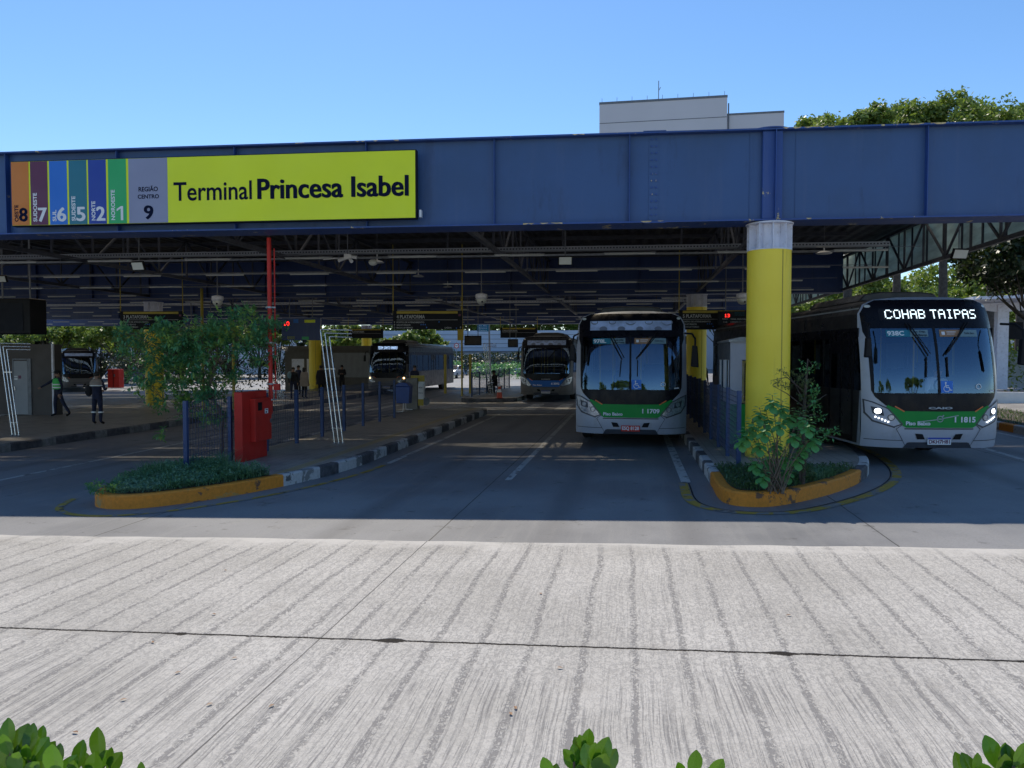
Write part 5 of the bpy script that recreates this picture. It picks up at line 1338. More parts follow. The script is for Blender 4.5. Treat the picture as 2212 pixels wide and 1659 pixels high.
cl4 = [(1740, 800, 12, 18, 'b'), (1742, 830, 20, 14, 's'), (1725, 815, 20, 10, 's'), (1695, 805, 14, 7, 's'), (1678, 828, 12, 8, 's'), (1700, 835, 18, 8, 's'), (1740, 860, 20, 16, 's'), (1735, 890, 18, 16, 's'), (1760, 865, 16, 20, 'b'), (1758, 845, 10, 12, 'b'), (1740, 925, 16, 16, 's'), (1770, 905, 14, 8, 'b'), (1745, 960, 20, 20, 's'), (1785, 935, 20, 12, 'b'), (1770, 955, 20, 14, 'b'), (1805, 930, 8, 6, 'b'), (1735, 990, 16, 20, 's'), (1700, 990, 20, 20, 's'), (1745, 1020, 16, 16, 's'), (1760, 785, 6, 8, 'b')]
for cx_, cy_, sx_, sy_, kd in cl4:
    for i in range(int(sx_ * sy_ / (5.5 if kd == 's' else 13))):
        q = L4(r_.gauss(cx_, sx_ * .5), r_.gauss(cy_, sy_ * .5), r_.gauss(0, .13))
        if kd == 's': sprig(sl_, r_, q, rdir(r_, .5), 6, .035, .014)
        else: sprig(bl_, r_, q, rdir(r_, .1), 3, .065, .032)
sl_.build('foliage', m['leaf_dark'], s2_, fix=False); bl_.build('vine_leaves', m['leaf_bright'], s2_, fix=False)

# grass and ground cover -------------------------------------------------------
def inside(p, poly):
    c = False; n = len(poly)
    for i in range(n):
        (x1, y1), (x2, y2) = poly[i], poly[i - 1]
        if (y1 > p[1]) != (y2 > p[1]) and p[0] < (x2 - x1) * (p[1] - y1) / (y2 - y1) + x1: c = not c
    return c
def grass(poly, n, hfun, key, label, seed, wd=.006, broad=0, bend=1.0):
    r_ = random.Random(seed); mb = MB(); xs_ = [p[0] for p in poly]; ys = [p[1] for p in poly]; k = 0
    while k < n:
        x, y = r_.uniform(min(xs_), max(xs_)), r_.uniform(min(ys), max(ys))
        if not inside((x, y), poly): continue
        k += 1; h = hfun(x, y, r_); z = gz(x) + .205
        if h <= 0: continue
        if broad and r_.random() < broad:
            sprig(mb, r_, Vector((x, y, z + h * r_.uniform(.3, 1))), rdir(r_, 1.2), 4, .05, .026); continue
        a = r_.uniform(0, 6.28); ln = h * bend * r_.uniform(.25, .9); d = Vector((math.cos(a), math.sin(a), 0)); s_ = Vector((-d.y, d.x, 0)) * wd
        p0 = Vector((x, y, z - .01)); p1 = p0 + d * ln * .3 + Vector((0, 0, h * .65)); p2 = p0 + d * ln + Vector((0, 0, h * r_.uniform(.7, 1.05)))
        mb.add([p0 - s_, p0 + s_, p1 + s_ * .8, p1 - s_ * .8, p2], [(0, 1, 2, 3), (3, 2, 4)])
    o = mb.build('grass', m[key], rz=-LA, fix=False); tag(o, label, 'grass', kind='stuff'); return o
def hA(x, y, r_):
    t = (y - 10.1) / 3.2; cl = .5 + .5 * math.sin(x * 7 + 1.3) * math.sin(y * 5.3)
    return (.05 + .10 * min(1, t * 2.5)) * r_.uniform(.5, 1.2) * (.7 + .5 * cl)
grass(bedA, 9000, hA, 'grass', 'green ground cover and grass filling the left orange-kerbed bed', 1, .005, .5)
tuft = [(x, y) for x, y in bedA if y > 11.5]
def hT(x, y, r_):
    cl = max(0, math.sin(x * 4.2 + .4) * math.sin(y * 3.1 + .5) + .35); return (.12 + .22 * cl) * r_.uniform(.6, 1.1)
grass(tuft, 2600, hT, 'grass', 'pale arching grass tufts around the blue fence post', 2, .0055, 0, 1.3)
grass(bedC, 7500, lambda x, y, r_: .075 * r_.uniform(.4, 1.3), 'grass_d', 'short dark grass in the right orange-kerbed bed', 3, .004, .15)
def hC(x, y, r_):
    d1 = math.hypot(x - 2.95, y - 12.4); return (.17 * r_.uniform(.6, 1.1)) if d1 < .38 and r_.random() < .9 else (.12 * r_.uniform(.5, 1) if r_.random() < .05 else 0)
grass(bedC, 9000, hC, 'grass', 'pale clump of longer grass right of the shrubs', 4, .006, 0, 1.3)
grass([(10.2, 14), (12.3, 14), (12.3, 40), (10.2, 40)], 5000, lambda x, y, r_: .12 * r_.uniform(.4, 1.2), 'grass_d', 'dark grass verge along the right kerb', 5, .01)
# overhang of the bed over the kerb tip on the left
tipm = MB(); r_ = random.Random(9)
for i in range(90):
    ang = r_.uniform(0, 6.28); q = Vector((-7.85 + .22 * math.cos(ang), 10.25 + .2 * math.sin(ang), gz(-7.9) + .22 + r_.uniform(0, .1))); sprig(tipm, r_, q, rdir(r_, .6), 4, .06, .03)
tag(tipm.build('trailing_weed', m['leaf_ficus'], rz=-LA, fix=False), 'trailing weed spilling over the orange kerb tip', 'weed')

# foreground hedge twigs ----------------------------------------------------------
def twig_plant(label, sprigs, y, seed, key='leaf_hedge', base_px=None):
    r_ = random.Random(seed); bx_ = sum(s[0] for s in sprigs) / len(sprigs)
    top = DP(bx_, 1600, y); org = Vector((top.x, y, gz(0))); root = empty('hedge_plant', label, 'shrub', org, 0, 'hedge plants along the near edge')
    lf = MB(); stc = MB()
    for (ox, oy, n, ln, lean) in sprigs:
        oy += 20
        dy = r_.uniform(-.08, .08); tip = DP(ox, oy, y + dy) - org; base = Vector((r_.uniform(-.06, .06), r_.uniform(-.05, .05), 0))
        mid = Vector((tip.x * .8, 0, tip.z * .6)); stc.path([base, mid, tip], [.008, .005, .003], 6)
        d = Vector((lean, 0, 1)).normalized()
        for i in range(n):
            a = i * 2.4 + seed; t = i / n
            side = Vector((math.cos(a), math.sin(a) * .8, 0)); dd = (d * (.55 + .6 * (1 - t)) + side * (.35 + .5 * t)).normalized()
            L_ = ln * r_.uniform(.70, 1.32)
            leaf_mb(lf, tip - d * (.10 * t) * ln / .07 , dd, Vector((side.x * .2, -1, .35)).normalized(), L_, L_ * .56, .18, True)
        for k in range(18):                              # leaves lower down the same stem
            t = r_.uniform(.55, .93); q = mid.lerp(tip, (t - .5) * 2) if t > .5 else base.lerp(mid, t * 2)
            dd = rdir(r_, .5); leaf_mb(lf, q, dd, Vector((0, -.7, .7)), ln * .9, ln * .45, .2, True)
    stc.build('stems', m['bark'], root); lf.build('foliage', m[key], root, fix=False)
YH = 1.55
twig_plant('large hedge sprays at the lower left corner', [(22, 1600, 7, .062, -.1), (62, 1612, 6, .058, .15), (88, 1598, 5, .056, .1), (125, 1640, 5, .060, .1), (165, 1645, 4, .064, .25), (-5, 1640, 7, .06, 0), (45, 1650, 7, .055, .1)], YH, 21)
twig_plant('upright hedge spray right of the corner sprays', [(218, 1625, 6, .056, .15), (238, 1632, 4, .05, .35), (200, 1650, 5, .05, -.2), (310, 1662, 3, .045, .1)], YH, 22)
twig_plant('hedge spray rising at the bottom middle', [(1262, 1600, 8, .050, -.15), (1240, 1625, 6, .046, -.6), (1285, 1628, 7, .056, .15), (1298, 1645, 6, .052, .3), (1190, 1660, 4, .04, -.2)], YH, 23)
twig_plant('low hedge tip right of the middle spray', [(1495, 1655, 5, .045, 0), (1530, 1662, 3, .04, .5), (1475, 1665, 3, .04, -.4)], YH, 24)
twig_plant('hedge sprays at the lower right corner', [(2160, 1632, 6, .056, 0), (2190, 1635, 5, .055, .25), (2105, 1650, 5, .045, -.1), (2075, 1662, 4, .045, -.5), (2212, 1655, 6, .05, .2)], YH, 25)

# trees ----------------------------------------------------------------------------------
def make_tree(name, label, loc, h, cw, trunk_h, seed, key='leaf_tree', lobes=14, leaves=7000, ls=.28, group=None, lean=0, flat=.6, tr_r=.22, bark='bark_d'):
    r_ = random.Random(seed); root = empty(name, label, 'tree', loc, r_.uniform(0, 6), group)
    tk = MB(); top = Vector((lean, 0, trunk_h)); tk.path([Vector((0, 0, -.3)), Vector((lean * .3, .05, trunk_h * .5)), top], [tr_r * 1.25, tr_r, tr_r * .8], 10)
    lb = []
    for i in range(lobes):
        a = i * 2.4 + r_.uniform(-.4, .4); rr = cw * math.sqrt((i + .5) / lobes) * .72
        z = trunk_h + (h - trunk_h) * (.30 + .52 * (1 - (rr / cw) ** 2) * r_.uniform(.6, 1.1) + r_.uniform(-.08, .12))
        c = Vector((math.cos(a) * rr + lean, math.sin(a) * rr, z)); s_ = cw * r_.uniform(.22, .38); lb.append((c, s_))
        mid = (top + c) / 2 + Vector((r_.uniform(-.3, .3), r_.uniform(-.3, .3), -.2)); tk.path([top - Vector((0, 0, .2)), mid, c], [tr_r * .45, tr_r * .28, tr_r * .08], 6)
    tk.build('trunk', m[bark], root, smooth=True)
    rg_ = np.random.default_rng(seed); tot = sum(s_ ** 2 for _, s_ in lb); V = []
    for c, s_ in lb:
        n = int(leaves * s_ ** 2 / tot); nc = max(6, n // 45)
        d = rg_.normal(size=(nc, 3)); d /= np.linalg.norm(d, axis=1)[:, None]; d[:, 2] = np.where(d[:, 2] < -.3, -d[:, 2] * .6, d[:, 2])
        cen = np.array(c) + d * s_ * rg_.uniform(.62, 1.12, (nc, 1)) * np.array([1, 1, flat + .25])
        idx = rg_.integers(0, nc, n); p = cen[idx] + rg_.normal(size=(n, 3)) * s_ * .13
        nn = rg_.normal(size=(n, 3)) + d[idx] * .6 + np.array([0, 0, .5]); nn /= np.linalg.norm(nn, axis=1)[:, None]
        t = np.cross(nn, rg_.normal(size=(n, 3))); t /= np.linalg.norm(t, axis=1)[:, None]; b = np.cross(nn, t)
        sc = ls * rg_.uniform(.6, 1.25, (n, 1))
        V.append(np.stack([p - t * sc * .5, p + b * sc * .28, p + t * sc * .5, p - b * sc * .28], 1))
    V = np.concatenate(V); n = len(V); me = bpy.data.meshes.new('crown'); me.from_pydata(V.reshape(-1, 3).tolist(), [], np.arange(n * 4).reshape(n, 4).tolist()); me.materials.append(m[key])
    o = bpy.data.objects.new('crown', me); C.objects.link(o); o.parent = root; return root
# tall trees showing above the girder on the right
for i, (ox, oy, y, h_, cw, lab) in enumerate(((1838, 205, 50, 1, 4.3, 'tall round-crowned tree above the girder, first right of the tower'), (1945, 203, 56, 1, 3.9, 'tall tree above the girder, second from the tower'), (2045, 192, 50, 1, 5.2, 'tallest tree above the girder, near the right end'), (2150, 222, 56, 1, 3.6, 'lower tree top above the girder, fourth from the tower'), (2215, 226, 58, 1, 4.0, 'tree top cut by the right edge of the picture'))):
    p = DP(ox, oy, y); make_tree('tall_tree', lab, (p.x, p.y, 0), p.z * (.97, .99, .98, 1.05, 1.05)[i], cw, p.z * .48, 40 + i, 'leaf_tree', 18, 48000, .27, 'tall trees beyond the terminal', tr_r=.3)
# trees behind the roof, seen under it
spots = [(110, 700, 78, 9, 5), (190, 705, 84, 8, 4.5), (270, 700, 76, 9, 5), (360, 705, 90, 9, 5), (455, 705, 84, 9, 5), (560, 700, 96, 10, 5), (720, 700, 92, 9, 5), (785, 715, 66, 7, 3), (905, 720, 78, 7.5, 3.2), (1010, 700, 120, 15, 7), (1130, 700, 118, 14, 7), (1230, 700, 124, 15, 7), (1330, 700, 120, 15, 7), (1560, 700, 100, 12, 6), (1760, 650, 74, 13, 5), (1860, 640, 66, 13, 5), (1960, 640, 72, 13, 5.5), (2090, 660, 66, 12, 5)]
for i, (ox, oy, y, h_, cw) in enumerate(spots):
    p = DP(ox, oy, y); lab = ['leafy tree behind the terminal at the far left', 'leafy tree seen over the white far-left bus', 'leafy tree over the distant red cabinet', 'leafy tree behind the left yellow pillar', 'leafy tree behind the small tree crown', 'leafy tree glimpsed left of the red pipe', 'leafy tree behind the ribbed kiosk', 'low tree between kiosk and lit-text bus', 'tree standing before the pale blue wall', 'tall tree over the pale wall, behind the green street sign', 'tall tree over the pale wall, above the far fourth sign', 'tall tree behind the blue-fronted bus', 'tall tree hidden mostly by the centre bus', 'tree beyond the fifth platform sign', 'tree just right of the big pillar, under the truss', 'tree with pale trunk under the right truss', 'tree behind the lit-text bus on the right', 'tree behind the white shelter'][i]
    make_tree('background_tree', lab, (p.x, p.y, -.5), h_ * (.75 if y < 100 else .8), cw, h_ * .14 if y < 100 else h_ * .3, 60 + i, 'leaf_tree', 16, 8000, .42, 'trees behind the terminal', tr_r=.2)
for i, (ox, y) in enumerate(((60, 92), (140, 90), (215, 94), (300, 92), (390, 96), (490, 98), (600, 100))):
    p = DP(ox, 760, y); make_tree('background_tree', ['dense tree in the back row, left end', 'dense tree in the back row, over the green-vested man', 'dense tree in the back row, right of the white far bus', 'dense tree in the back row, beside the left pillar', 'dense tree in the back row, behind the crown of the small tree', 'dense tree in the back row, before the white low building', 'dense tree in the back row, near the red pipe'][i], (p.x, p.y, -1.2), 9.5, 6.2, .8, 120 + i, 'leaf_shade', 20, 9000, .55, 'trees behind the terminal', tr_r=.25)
# dark shade tree on the right
p = GP(2208, 905, .2)
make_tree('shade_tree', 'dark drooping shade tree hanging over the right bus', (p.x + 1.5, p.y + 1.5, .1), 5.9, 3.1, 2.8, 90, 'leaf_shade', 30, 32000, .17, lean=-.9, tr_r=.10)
# street trees behind the photographer: what the windscreens mirror
for i, (x_, y_, hh_, cw_) in enumerate(((-13, -13, 7.5, 4.0), (-3.5, -16, 8.5, 4.2), (16, -12, 8, 4.0))):
    make_tree('street_tree', ['street tree behind the near hedge, mirrored in the centre windscreen', 'street tree behind the near hedge, straight behind the viewer', 'street tree behind the near hedge, mirrored in the right windscreen'][i], (x_, y_, 0), hh_, cw_, 3.2, 150 + i, 'leaf_tree', 14, 5000, .35, 'street trees behind the near hedge')
# hedge masses
def hedge(label, ox0, ox1, y, top, seed, key='leaf_bright', depth=2.2, dens=260, ls=.2, nm='clipped_hedge', cat='hedge', kind=None):
    a, b = DP(ox0, 800, y), DP(ox1, 800, y); rg_ = np.random.default_rng(seed); n = int((b.x - a.x) * dens)
    root = empty(nm, label, cat, ((a.x + b.x) / 2, y, -.4), -R(6)); tag(root, kind=kind); wd = b.x - a.x; h = top + .4
    p = np.stack([rg_.uniform(-wd / 2, wd / 2, n), rg_.uniform(-depth / 2, depth / 2, n), h * np.sqrt(rg_.uniform(0, 1, n))], 1); p += rg_.normal(size=p.shape) * .35 * ls; p[:, 2] *= 1 + .12 * np.sin(p[:, 0] * .9 + seed) * np.sin(p[:, 0] * .37)
    nn = rg_.normal(size=(n, 3)) + np.array([0, -.3, .8]); nn /= np.linalg.norm(nn, axis=1)[:, None]; t = np.cross(nn, rg_.normal(size=(n, 3))); t /= np.linalg.norm(t, axis=1)[:, None]; bb = np.cross(nn, t); sc = ls * rg_.uniform(.6, 1.3, (n, 1))
    V = np.stack([p - t * sc * .5, p + bb * sc * .28, p + t * sc * .5, p - bb * sc * .28], 1)
    me = bpy.data.meshes.new('foliage'); me.from_pydata(V.reshape(-1, 3).tolist(), [], np.arange(n * 4).reshape(n, 4).tolist()); me.materials.append(m[key])
    o = bpy.data.objects.new('foliage', me); C.objects.link(o); o.parent = root
hedge('distant mass of trees above the pale warehouse roof', 800, 1340, 122, 13, 8, 'leaf_tree', 6, 700, .75, 'treeline', 'trees', 'stuff')
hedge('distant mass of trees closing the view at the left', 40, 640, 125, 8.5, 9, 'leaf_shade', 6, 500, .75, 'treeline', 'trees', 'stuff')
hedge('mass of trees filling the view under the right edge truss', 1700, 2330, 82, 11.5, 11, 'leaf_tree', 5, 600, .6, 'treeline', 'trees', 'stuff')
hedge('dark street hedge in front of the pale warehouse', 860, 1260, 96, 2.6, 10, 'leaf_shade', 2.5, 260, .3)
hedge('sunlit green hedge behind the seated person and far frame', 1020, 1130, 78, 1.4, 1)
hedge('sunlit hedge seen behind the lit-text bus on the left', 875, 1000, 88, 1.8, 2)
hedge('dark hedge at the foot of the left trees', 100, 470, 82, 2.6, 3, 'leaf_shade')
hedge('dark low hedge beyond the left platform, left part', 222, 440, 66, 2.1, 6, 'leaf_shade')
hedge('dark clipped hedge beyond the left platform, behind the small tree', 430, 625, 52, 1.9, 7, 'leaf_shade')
hedge('leafy hedge above the right bus roof, right of the pillar', 1700, 1880, 46, 4.6, 4, 'leaf_tree')
hedge('hedge beside the white shelter', 2130, 2260, 40, 2.6, 5, 'leaf_tree')

# ------------------------------------------------------------------ BUILDINGS BEHIND
p = DP(1430, 240, 120); q1, q2, q3 = DP(1295, 226, 120), DP(1562, 215, 120), DP(1677, 262, 120)
tw_ = empty('tower_block', 'tall windowless grey tower top with an antenna behind the girder', 'building', (q1.x, 120, 0), -R(10))
wd = q2.x - q1.x
MB().box(0, wd, 0, 20, -2, q1.z).build('wall', m['tower'], tw_)
MB().box(-.05, wd + .05, -.06, 20, q1.z + .001, q1.z + .35).build('parapet', m['steel'], tw_)
MB().box(.02, wd - .02, -.03, -.002, q1.z - 3.0, q1.z - 2.9).build('joint_line', m['steel'], tw_)
MB().box(wd + .01, wd + q3.x - q2.x, .6, 18, -2, q3.z).build('lower_wing', m['tower'], tw_)
MB().box(wd + .01, wd + q3.x - q2.x + .05, .55, 18, q3.z + .001, q3.z + .3).build('parapet', m['steel'], tw_)
MB().tube((wd * .47, .5, q1.z), (wd * .47, .5, q1.z + 3.3), .06).tube((wd * .47, .5, q1.z + 1.8), (wd * .47 + .3, .5, q1.z + 2.3), .05).build('antenna', m['steel'], tw_)
rd = MB()
for k in range(9): MB().tube((wd * (.02 + .12 * k), .1, q1.z + .3), (wd * (.02 + .12 * k), .1, q1.z + 1.0), .03).build('lightning_rod', m['steel'], tw_)
rd.tube((wd + .25, .4, q1.z - 5), (wd + .25, .4, q1.z - .8), .1); rd.build('corner_pipe', m['steel'], tw_)
pw = empty('pale_warehouse', 'long pale blue-white warehouse wall beyond the terminal', 'building', (DP(820, 760, 105).x, 105, -1), -R(5))
wd = DP(1290, 760, 105).x - DP(820, 760, 105).x
MB().box(0, wd, 0, 12, 0, 6.7).build('wall', m['pale_wall'], pw)
ln_ = MB()
for k in range(4): ln_.box(0, wd, -.03, -.002, 4.3 + k * .6, 4.36 + k * .6)
ln_.build('wall_joints', m['steel'], pw); MB().box(-.3, wd + .3, -.4, 12, 3.7, 3.9).build('ledge', m['steel'], pw)
MB().box(0, wd, -.06, -.002, 1.0, 3.0).build('ground_floor_windows', m['steel'], pw)
for i, (x0, x1, y, h_, lab) in enumerate(((60, 330, 118, 9, 'pale stucco building behind the far left trees'), (440, 640, 120, 6, 'white low building glimpsed behind the red pipe'), (1700, 2300, 105, 7, 'pale building behind the right-hand trees'))):
    a, b = DP(x0, 760, y), DP(x1, 760, y); bd = empty('background_building', lab, 'building', (a.x, y, -1), 0)
    wd = b.x - a.x; MB().box(0, wd, 0, 10, 0, h_).build('wall', m['white'] if i == 1 else m['tower'], bd)
    wn = 0
    for fx in range(int(wd / 3.2)):
        for fz in range(max(1, int(h_ / 3.2))):
            if wn < 40: MB().box(fx * 3.2 + .9, fx * 3.2 + 2.3, -.05, -.002, fz * 3.1 + 1.6, fz * 3.1 + 3.0).build('window', m['bus_dark'], bd); wn += 1
    MB().box(-.1, wd + .1, -.1, 10.1, h_, h_ + .25).build('roof_edge', m['steel'], bd)
# the far side of the street behind the camera (seen only in reflections)

# ------------------------------------------------------------------ CARS
def car(label, loc, rz, paint, group='cars on the street beyond'):
    root = empty('parked_car', label, 'car', loc, rz, group)
    prof = [(-2.1, .35), (-2.15, .75), (-1.9, .9), (-1.1, .98), (-.55, 1.42), (.75, 1.45), (1.5, 1.0), (2.05, .92), (2.12, .4)]
    MB().prism(prof, -.84, .84, 'y').build('body', m[paint], root, bevel=.06)
    for s_ in (-1, 1):
        MB().prism([(-.98, .99), (-.5, 1.36), (.68, 1.38), (1.32, 1.0)], s_ * .842, s_ * .85, 'y').build('side_window', m['bus_black'], root)
        for x in (-1.35, 1.35):
            w_ = MB().lathe([(.2, -.1), (.31, -.1), (.31, .1), (.2, .1)], 20, (x, s_ * .78, .31), 'y').build('wheel', m['rubber'], root); MB().lathe([(.19, -.105), (.19, .105)], 14, (x, s_ * .78, .31), 'y').build('rim', m['galv'], w_)
        MB().box(-2.17, -2.1, s_ * .6 - .14, s_ * .6 + .14, .62, .75).build('headlight', m['head_lens'], root)
        MB().box(2.05, 2.13, s_ * .62 - .12, s_ * .62 + .12, .68, .84).build('tail_light', m['red'], root)
    MB().bar((-1.06, 0, 1.03), (-.60, 0, 1.43), 1.5, .03).build('windscreen', m['bus_black'], root)
for ox, y, dz, pt, lab in ((978, 84, 80, 'car_white', 'white car right of the lit-text bus tail'), (1052, 86, 20, 'car_grey', 'grey car behind the far railing'), (1150, 88, 10, 'car_blue', 'blue car mostly behind the blue-fronted bus'), (275, 86, 12, 'car_blue', 'blue car beyond the distant red cabinet'), (2185, 48, 5, 'car_blue', 'blue car beyond the shelter')):
    p = DP(ox, 800, y); r_0, s_0 = rs(p.x, p.y); car(lab, W(r_0, s_0), R(dz), pt)

# ------------------------------------------------------------------ PEOPLE
def person(label, loc, rz, h=1.70, top='black_cloth', legs='black_cloth', shoes='black', hair='hair', pose=None, cap=None, longhair=False, vest=None, coat=None, bag=None, group=None, bands=()):
    """rz = 0 faces -Y (towards the camera)"""
    root = empty('person', label, 'person', loc, rz, group)
    P = dict(pel=(0, 0, .94), wa=(0, 0, 1.08), ch=(0, .0, 1.30), nk=(0, .01, 1.46), hb=(0, 0, 1.54), ht=(0, -.01, 1.66),
             shl=(-.17, 0, 1.40), ell=(-.23, .02, 1.12), wrl=(-.22, -.06, .88), shr=(.17, 0, 1.40), elr=(.23, .02, 1.12), wrr=(.22, -.06, .88),
             hil=(-.09, 0, .90), knl=(-.10, -.01, .49), anl=(-.10, .03, .09), tol=(-.11, -.13, .04), hir=(.09, 0, .90), knr=(.10, -.01, .49), anr=(.10, .03, .09), tor=(.11, -.13, .04))
    if pose: P.update(pose)
    k = h / 1.74
    names = list(P); V = [Vector(P[n]) * k for n in names]; ix = {n: i for i, n in enumerate(names)}
    E_ = [('pel', 'wa'), ('wa', 'ch'), ('ch', 'nk'), ('nk', 'hb'), ('hb', 'ht'), ('ch', 'shl'), ('shl', 'ell'), ('ell', 'wrl'), ('ch', 'shr'), ('shr', 'elr'), ('elr', 'wrr'), ('pel', 'hil'), ('hil', 'knl'), ('knl', 'anl'), ('anl', 'tol'), ('pel', 'hir'), ('hir', 'knr'), ('knr', 'anr'), ('anr', 'tor')]
    rad = dict(pel=(.15, .11), wa=(.14, .10), ch=(.165, .115), nk=(.055, .055), hb=(.085, .09), ht=(.075, .085), shl=(.07, .07), shr=(.07, .07), ell=(.048, .048), elr=(.048, .048), wrl=(.032, .035), wrr=(.032, .035),
               hil=(.095, .095), hir=(.095, .095), knl=(.065, .065), knr=(.065, .065), anl=(.048, .048), anr=(.048, .048), tol=(.042, .035), tor=(.042, .035))
    if coat: rad['pel'] = (.20, .15); rad['ch'] = (.19, .14); rad['wa'] = (.18, .13)
    # fingers: palm and five chains on each hand
    base_n = len(V); edges = [(ix[a], ix[b]) for a, b in E_]; R_ = [tuple(q * k for q in rad[n]) for n in names]
    for sd_, e_, w_ in ((-1, 'ell', 'wrl'), (1, 'elr', 'wrr')):
        a, b = V[ix[e_]], V[ix[w_]]; d = (b - a).normalized(); side = d.cross(Vector((1, 0, 0)));
        side = side.normalized() if side.length > .2 else Vector((0, 1, 0)); nrm = d.cross(side).normalized()
        palm = len(V); V.append(b + d * .06 * k); R_.append((.026 * k, .020 * k)); edges.append((ix[w_], palm))
        for f in range(5):
            o_ = (f - 1.5) * .019 * k if f < 4 else .0
            ln = (.070, .078, .074, .058, .05)[f] * k
            if f < 4: p0 = b + d * .085 * k + side * o_; p1 = p0 + (d + nrm * .25 * -sd_).normalized() * ln * .55; p2 = p1 + (d + nrm * .7 * -sd_).normalized() * ln * .45
            else: p0 = b + d * .035 * k - side * .030 * k; p1 = p0 + (d * .6 - side * .8).normalized() * ln * .5; p2 = p1 + d * ln * .5
            i0 = len(V); V += [p0, p1, p2]; R_ += [(.0095 * k, .0095 * k), (.0088 * k, .0088 * k), (.0075 * k, .0075 * k)]; edges += [(palm, i0), (i0, i0 + 1), (i0 + 1, i0 + 2)]
    me = bpy.data.meshes.new('body'); me.from_pydata([tuple(v) for v in V], edges, []); o = bpy.data.objects.new('body', me); C.objects.link(o)
    sk = o.modifiers.new('skin', 'SKIN'); sk.use_smooth_shade = True
    for i, sv in enumerate(me.skin_vertices[0].data): sv.radius = R_[i]; sv.use_root = (i == 0)
    ss_ = o.modifiers.new('sub', 'SUBSURF'); ss_.levels = 1; ss_.render_levels = 1
    bpy.context.view_layer.update(); me2 = bpy.data.meshes.new_from_object(o.evaluated_get(bpy.context.evaluated_depsgraph_get())); bpy.data.objects.remove(o)
    mats = [m['skin'], m[top], m[legs], m[shoes]]
    for q in mats: me2.materials.append(q)
    seg = []
    for a, b in [(ix[a], ix[b]) for a, b in E_]:
        na, nb = names[a], names[b]
        mi = 0 if nb in ('hb', 'ht') else (2 if nb[:2] in ('hi', 'kn', 'an') else (3 if nb[:2] == 'to' else 1)); seg.append((V[a], V[b], mi))
    for w_, e_ in (('wrl', 'ell'), ('wrr', 'elr')): d = (V[ix[w_]] - V[ix[e_]]).normalized(); seg.append((V[ix[w_]] + d * .03 * k, V[ix[w_]] + d * .17 * k, 0))
    for pl in me2.polygons:
        c = pl.center; best = 1e9; bi = 1
        for a, b, mi in seg:
            ab = b - a; t = max(0, min(1, (c - a).dot(ab) / max(1e-6, ab.length_squared))); dd = (c - (a + ab * t)).length
            if dd < best: best = dd; bi = mi
        pl.material_index = bi; pl.use_smooth = True
    body = bpy.data.objects.new('body', me2); C.objects.link(body); body.parent = root
    hb, ht = V[ix['hb']], V[ix['ht']]; hc = (hb + ht) / 2
    # face
    MB().ball(hc + Vector((0, -.098 * k, -.012)), .016 * k, 8, (.8, 1, 1.4)).build('nose', m['skin'], body)
    for s_ in (-1, 1):
        MB().ball(hc + Vector((s_ * .033 * k, -.082 * k, .012)), .010 * k, 8).build('eye', m['ink'], body)
        MB().ball(hc + Vector((s_ * .090 * k, .005, 0)), .022 * k, 8, (.4, .8, 1.2)).build('ear', m['skin'], body)
    MB().ball(hc + Vector((0, -.088 * k, -.048 * k)), .018 * k, 8, (1.2, .4, .3)).build('mouth', m['s_maroon'], body)
    hr = MB().ball(hc + Vector((0, .022, .040 * k)), .104 * k, 14, (.93, 1.0, .88))
    if longhair: hr.ball(hc + Vector((0, .055, -.07)), .10 * k, 12, (1.0, .6, 1.5))
    hr.build('hair', m[hair], root, smooth=True)
    if cap: MB().ball(hc + Vector((0, .005, .065 * k)), .108 * k, 14, (1, 1.05, .68)).prism([(-.07, -.10), (.07, -.10), (.05, -.18), (-.05, -.18)], hc.z + .055 * k, hc.z + .068 * k).build('cap', m[cap], root, smooth=False)
    ch_ = V[ix['ch']]; wa_ = V[ix['wa']]
    if vest:
        vb = MB().lathe([(.205, -.24), (.20, -.1), (.205, .05), (.175, .14), (.10, .17)], 20)
        for i_, v_ in enumerate(vb.v): vb.v[i_] = (v_[0] * k + ch_.x, v_[1] * .78 * k + ch_.y, v_[2] * k + ch_.z - .03)
        ve = vb.build('vest', m[vest], root, smooth=True)
        for z_ in (-.20, -.09):
            b_ = MB().lathe([(.209, z_), (.209, z_ + .045)], 20, caps=False)
            for i_, v_ in enumerate(b_.v): b_.v[i_] = (v_[0] * k + ch_.x, v_[1] * .78 * k + ch_.y, v_[2] * k + ch_.z - .03)
            b_.build('reflective_band', m['refl'], ve)
    if coat:
        cb = MB().lathe([(.27, -.62), (.25, -.4), (.215, -.15), (.225, .02), (.18, .14), (.08, .18)], 20)
        for i_, v_ in enumerate(cb.v): cb.v[i_] = (v_[0] * k + ch_.x, v_[1] * .75 * k + ch_.y, v_[2] * k + ch_.z)
        cb.build('coat', m[coat], root, smooth=True)
    for mk, n_, z_, rr in bands:
        for nm in n_:
            a_, b_ = V[ix[nm[0]]], V[ix[nm[1]]]; c_ = a_.lerp(b_, z_); d_ = (b_ - a_).normalized() * .022
            MB().tube(c_ - d_, c_ + d_, rr * k, n=14).build('reflective_band', m[mk], body)
    if bag: MB().ball(V[ix['wa']] + Vector((bag[1], .0, bag[2])), .16, 12, (.8, .6, 1.2)).build('bag', m[bag[0]], root, smooth=True)
    return root
def at(ox, oy): return GP(ox, oy, .2)
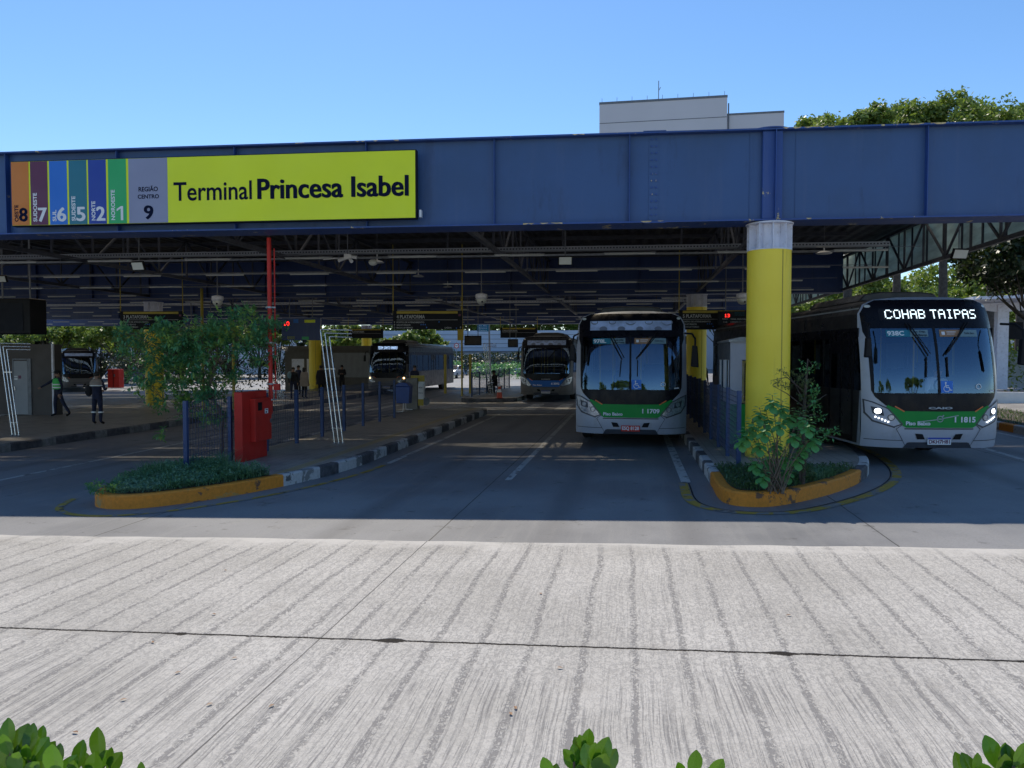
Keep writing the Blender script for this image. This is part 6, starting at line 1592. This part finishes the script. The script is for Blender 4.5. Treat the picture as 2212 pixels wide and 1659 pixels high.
# worker seen from behind, holding something in front
w1 = person('worker in navy overall with pale shoulders, seen from behind at the kerb', at(211, 917), R(170), 1.72, 'navy_cloth', 'navy_cloth', pose=dict(ell=(-.25, -.06, 1.12), wrl=(-.16, -.22, 1.16), elr=(.27, -.04, 1.14), wrr=(.12, -.26, 1.10), ht=(0, -.05, 1.65), hil=(-.10, 0, .90), knl=(-.12, 0, .49), anl=(-.13, .02, .09), tol=(-.15, -.13, .04), knr=(.12, 0, .49), anr=(.13, .02, .09), tor=(.16, -.13, .04)),
            coat=None, bands=(('refl', (('knl', 'anl'), ('knr', 'anr')), .22, .082),), bag=('black_cloth', .30, .02))
yk = MB().lathe([(.215, -.05), (.222, .03), (.19, .10), (.10, .155)], 20)
for i_, v_ in enumerate(yk.v): yk.v[i_] = (v_[0], v_[1] * .80, v_[2] + 1.315)
yk_ = yk.build('shoulder_yoke', m['beige_cloth'], w1, smooth=True)
b_ = MB().lathe([(.222, -.075), (.222, -.045)], 20, caps=False)
for i_, v_ in enumerate(b_.v): b_.v[i_] = (v_[0], v_[1] * .80, v_[2] + 1.315)
b_.build('reflective_band', m['refl'], yk_)
person('man in green reflective vest and dark cap, reaching towards the wall', at(126, 900), R(-35), 1.74, 'navy_cloth', 'navy_cloth', cap='black_cloth', vest='vest', pose=dict(ell=(-.36, -.18, 1.24), wrl=(-.58, -.32, 1.10), elr=(.20, .06, 1.12), wrr=(.19, -.02, .86), hil=(-.09, 0, .90), knl=(-.13, -.05, .49), anl=(-.16, -.02, .09), tol=(-.2, -.18, .04), knr=(.20, .10, .50), anr=(.34, .26, .12), tor=(.33, .12, .04)))
g_ = 'people waiting by the kiosk'
person('waiting person with pale blue shoulder bag, leftmost of the group', at(634, 862), R(20), 1.66, 'black_cloth', 'navy_cloth', bag=('cyan_cloth', -.18, .20), group=g_)
person('waiting person half hidden between the two nearer ones', at(645, 853), R(-30), 1.72, 'navy_cloth', 'black_cloth', group=g_)
person('long-haired person in a beige coat waiting by the kiosk', at(658, 861), R(160), 1.64, 'beige_cloth', 'black_cloth', longhair=True, coat='beige_cloth', group=g_)
person('waiting person in a dark coat right of the yellow pillar', at(694, 858), R(200), 1.72, 'black_cloth', 'black_cloth', coat='black_cloth', group=g_)
person('dark-dressed person looking down by the ribbed cladding', at(739, 849), R(10), 1.70, 'black_cloth', 'black_cloth', pose=dict(ell=(-.22, -.05, 1.14), wrl=(-.08, -.26, 1.18), elr=(.22, -.05, 1.14), wrr=(.08, -.26, 1.18), ht=(0, -.05, 1.64)), group=g_)
sit = dict(pel=(0, .0, .52), wa=(0, .0, .66), ch=(0, -.06, .90), nk=(0, -.09, 1.06), hb=(0, -.12, 1.13), ht=(0, -.15, 1.24), shl=(-.17, -.07, .99), ell=(-.22, -.14, .74), wrl=(-.10, -.36, .66), shr=(.17, -.07, .99), elr=(.22, -.14, .74), wrr=(.10, -.36, .66), hil=(-.10, -.02, .50), knl=(-.13, -.44, .50), anl=(-.13, -.42, .09), tol=(-.13, -.58, .04), hir=(.10, -.02, .50), knr=(.13, -.44, .50), anr=(.13, -.42, .09), tor=(.13, -.58, .04))
ps_ = at(1071, 849)
person('person in black seated on a low bench near the cone', ps_, R(-60), 1.70, 'black_cloth', 'black_cloth', cap='black_cloth', pose=sit)
bh = empty('bench', 'low bench under the seated person on the far platform', 'bench', ps_, R(-60))
MB().box(-.5, .5, -.16, .22, .38, .43).build('seat', m['steel'], bh)
for x in (-.42, .36): MB().box(x, x + .06, -.1, .16, 0, .38).build('leg', m['steel'], bh)
person('dark-haired person walking beside the lit-text bus', at(896, 862), R(30), 1.68, 'navy_cloth', 'black_cloth')
person('person in black standing behind the booth, by the rear pillar', at(1517, 868), R(15), 1.72, 'black_cloth', 'black_cloth', longhair=True)
# driver in the right bus, seated behind the wheel
dp = b2.matrix_world @ Vector((0, 0, 0)) if False else Vector((pc.x, pc.y, gz(r2)))
off = Vector((.62, 1.38, .62)); cz, sz = math.cos(b2yaw), math.sin(b2yaw)
person('driver in a white shirt behind the wheel of the right bus', dp + Vector((off.x * cz - off.y * sz, off.x * sz + off.y * cz, off.z)), b2yaw, 1.70, 'white_ink', 'black_cloth', pose=sit)
off = Vector((.62, 1.38, .62)); q0 = W(.02, 17.45)
# litter on the yard: a few dry leaves
r_ = random.Random(77)
for i in range(14):
    ox, oy = r_.uniform(100, 2100), r_.uniform(1200, 1600); p = GP(ox, oy, .006); q = MB(); leaf_mb(q, Vector((0, 0, .006)), Vector((math.cos(i), math.sin(i), .15)).normalized(), Vector((0, 0, 1)), .04, .02, .4, True)
    tag(q.build('dry_leaf', m['brown_card'], loc=p, fix=False), 'small dry brown leaf lying on the grooved concrete', 'leaf', 'dry leaves scattered on the concrete')
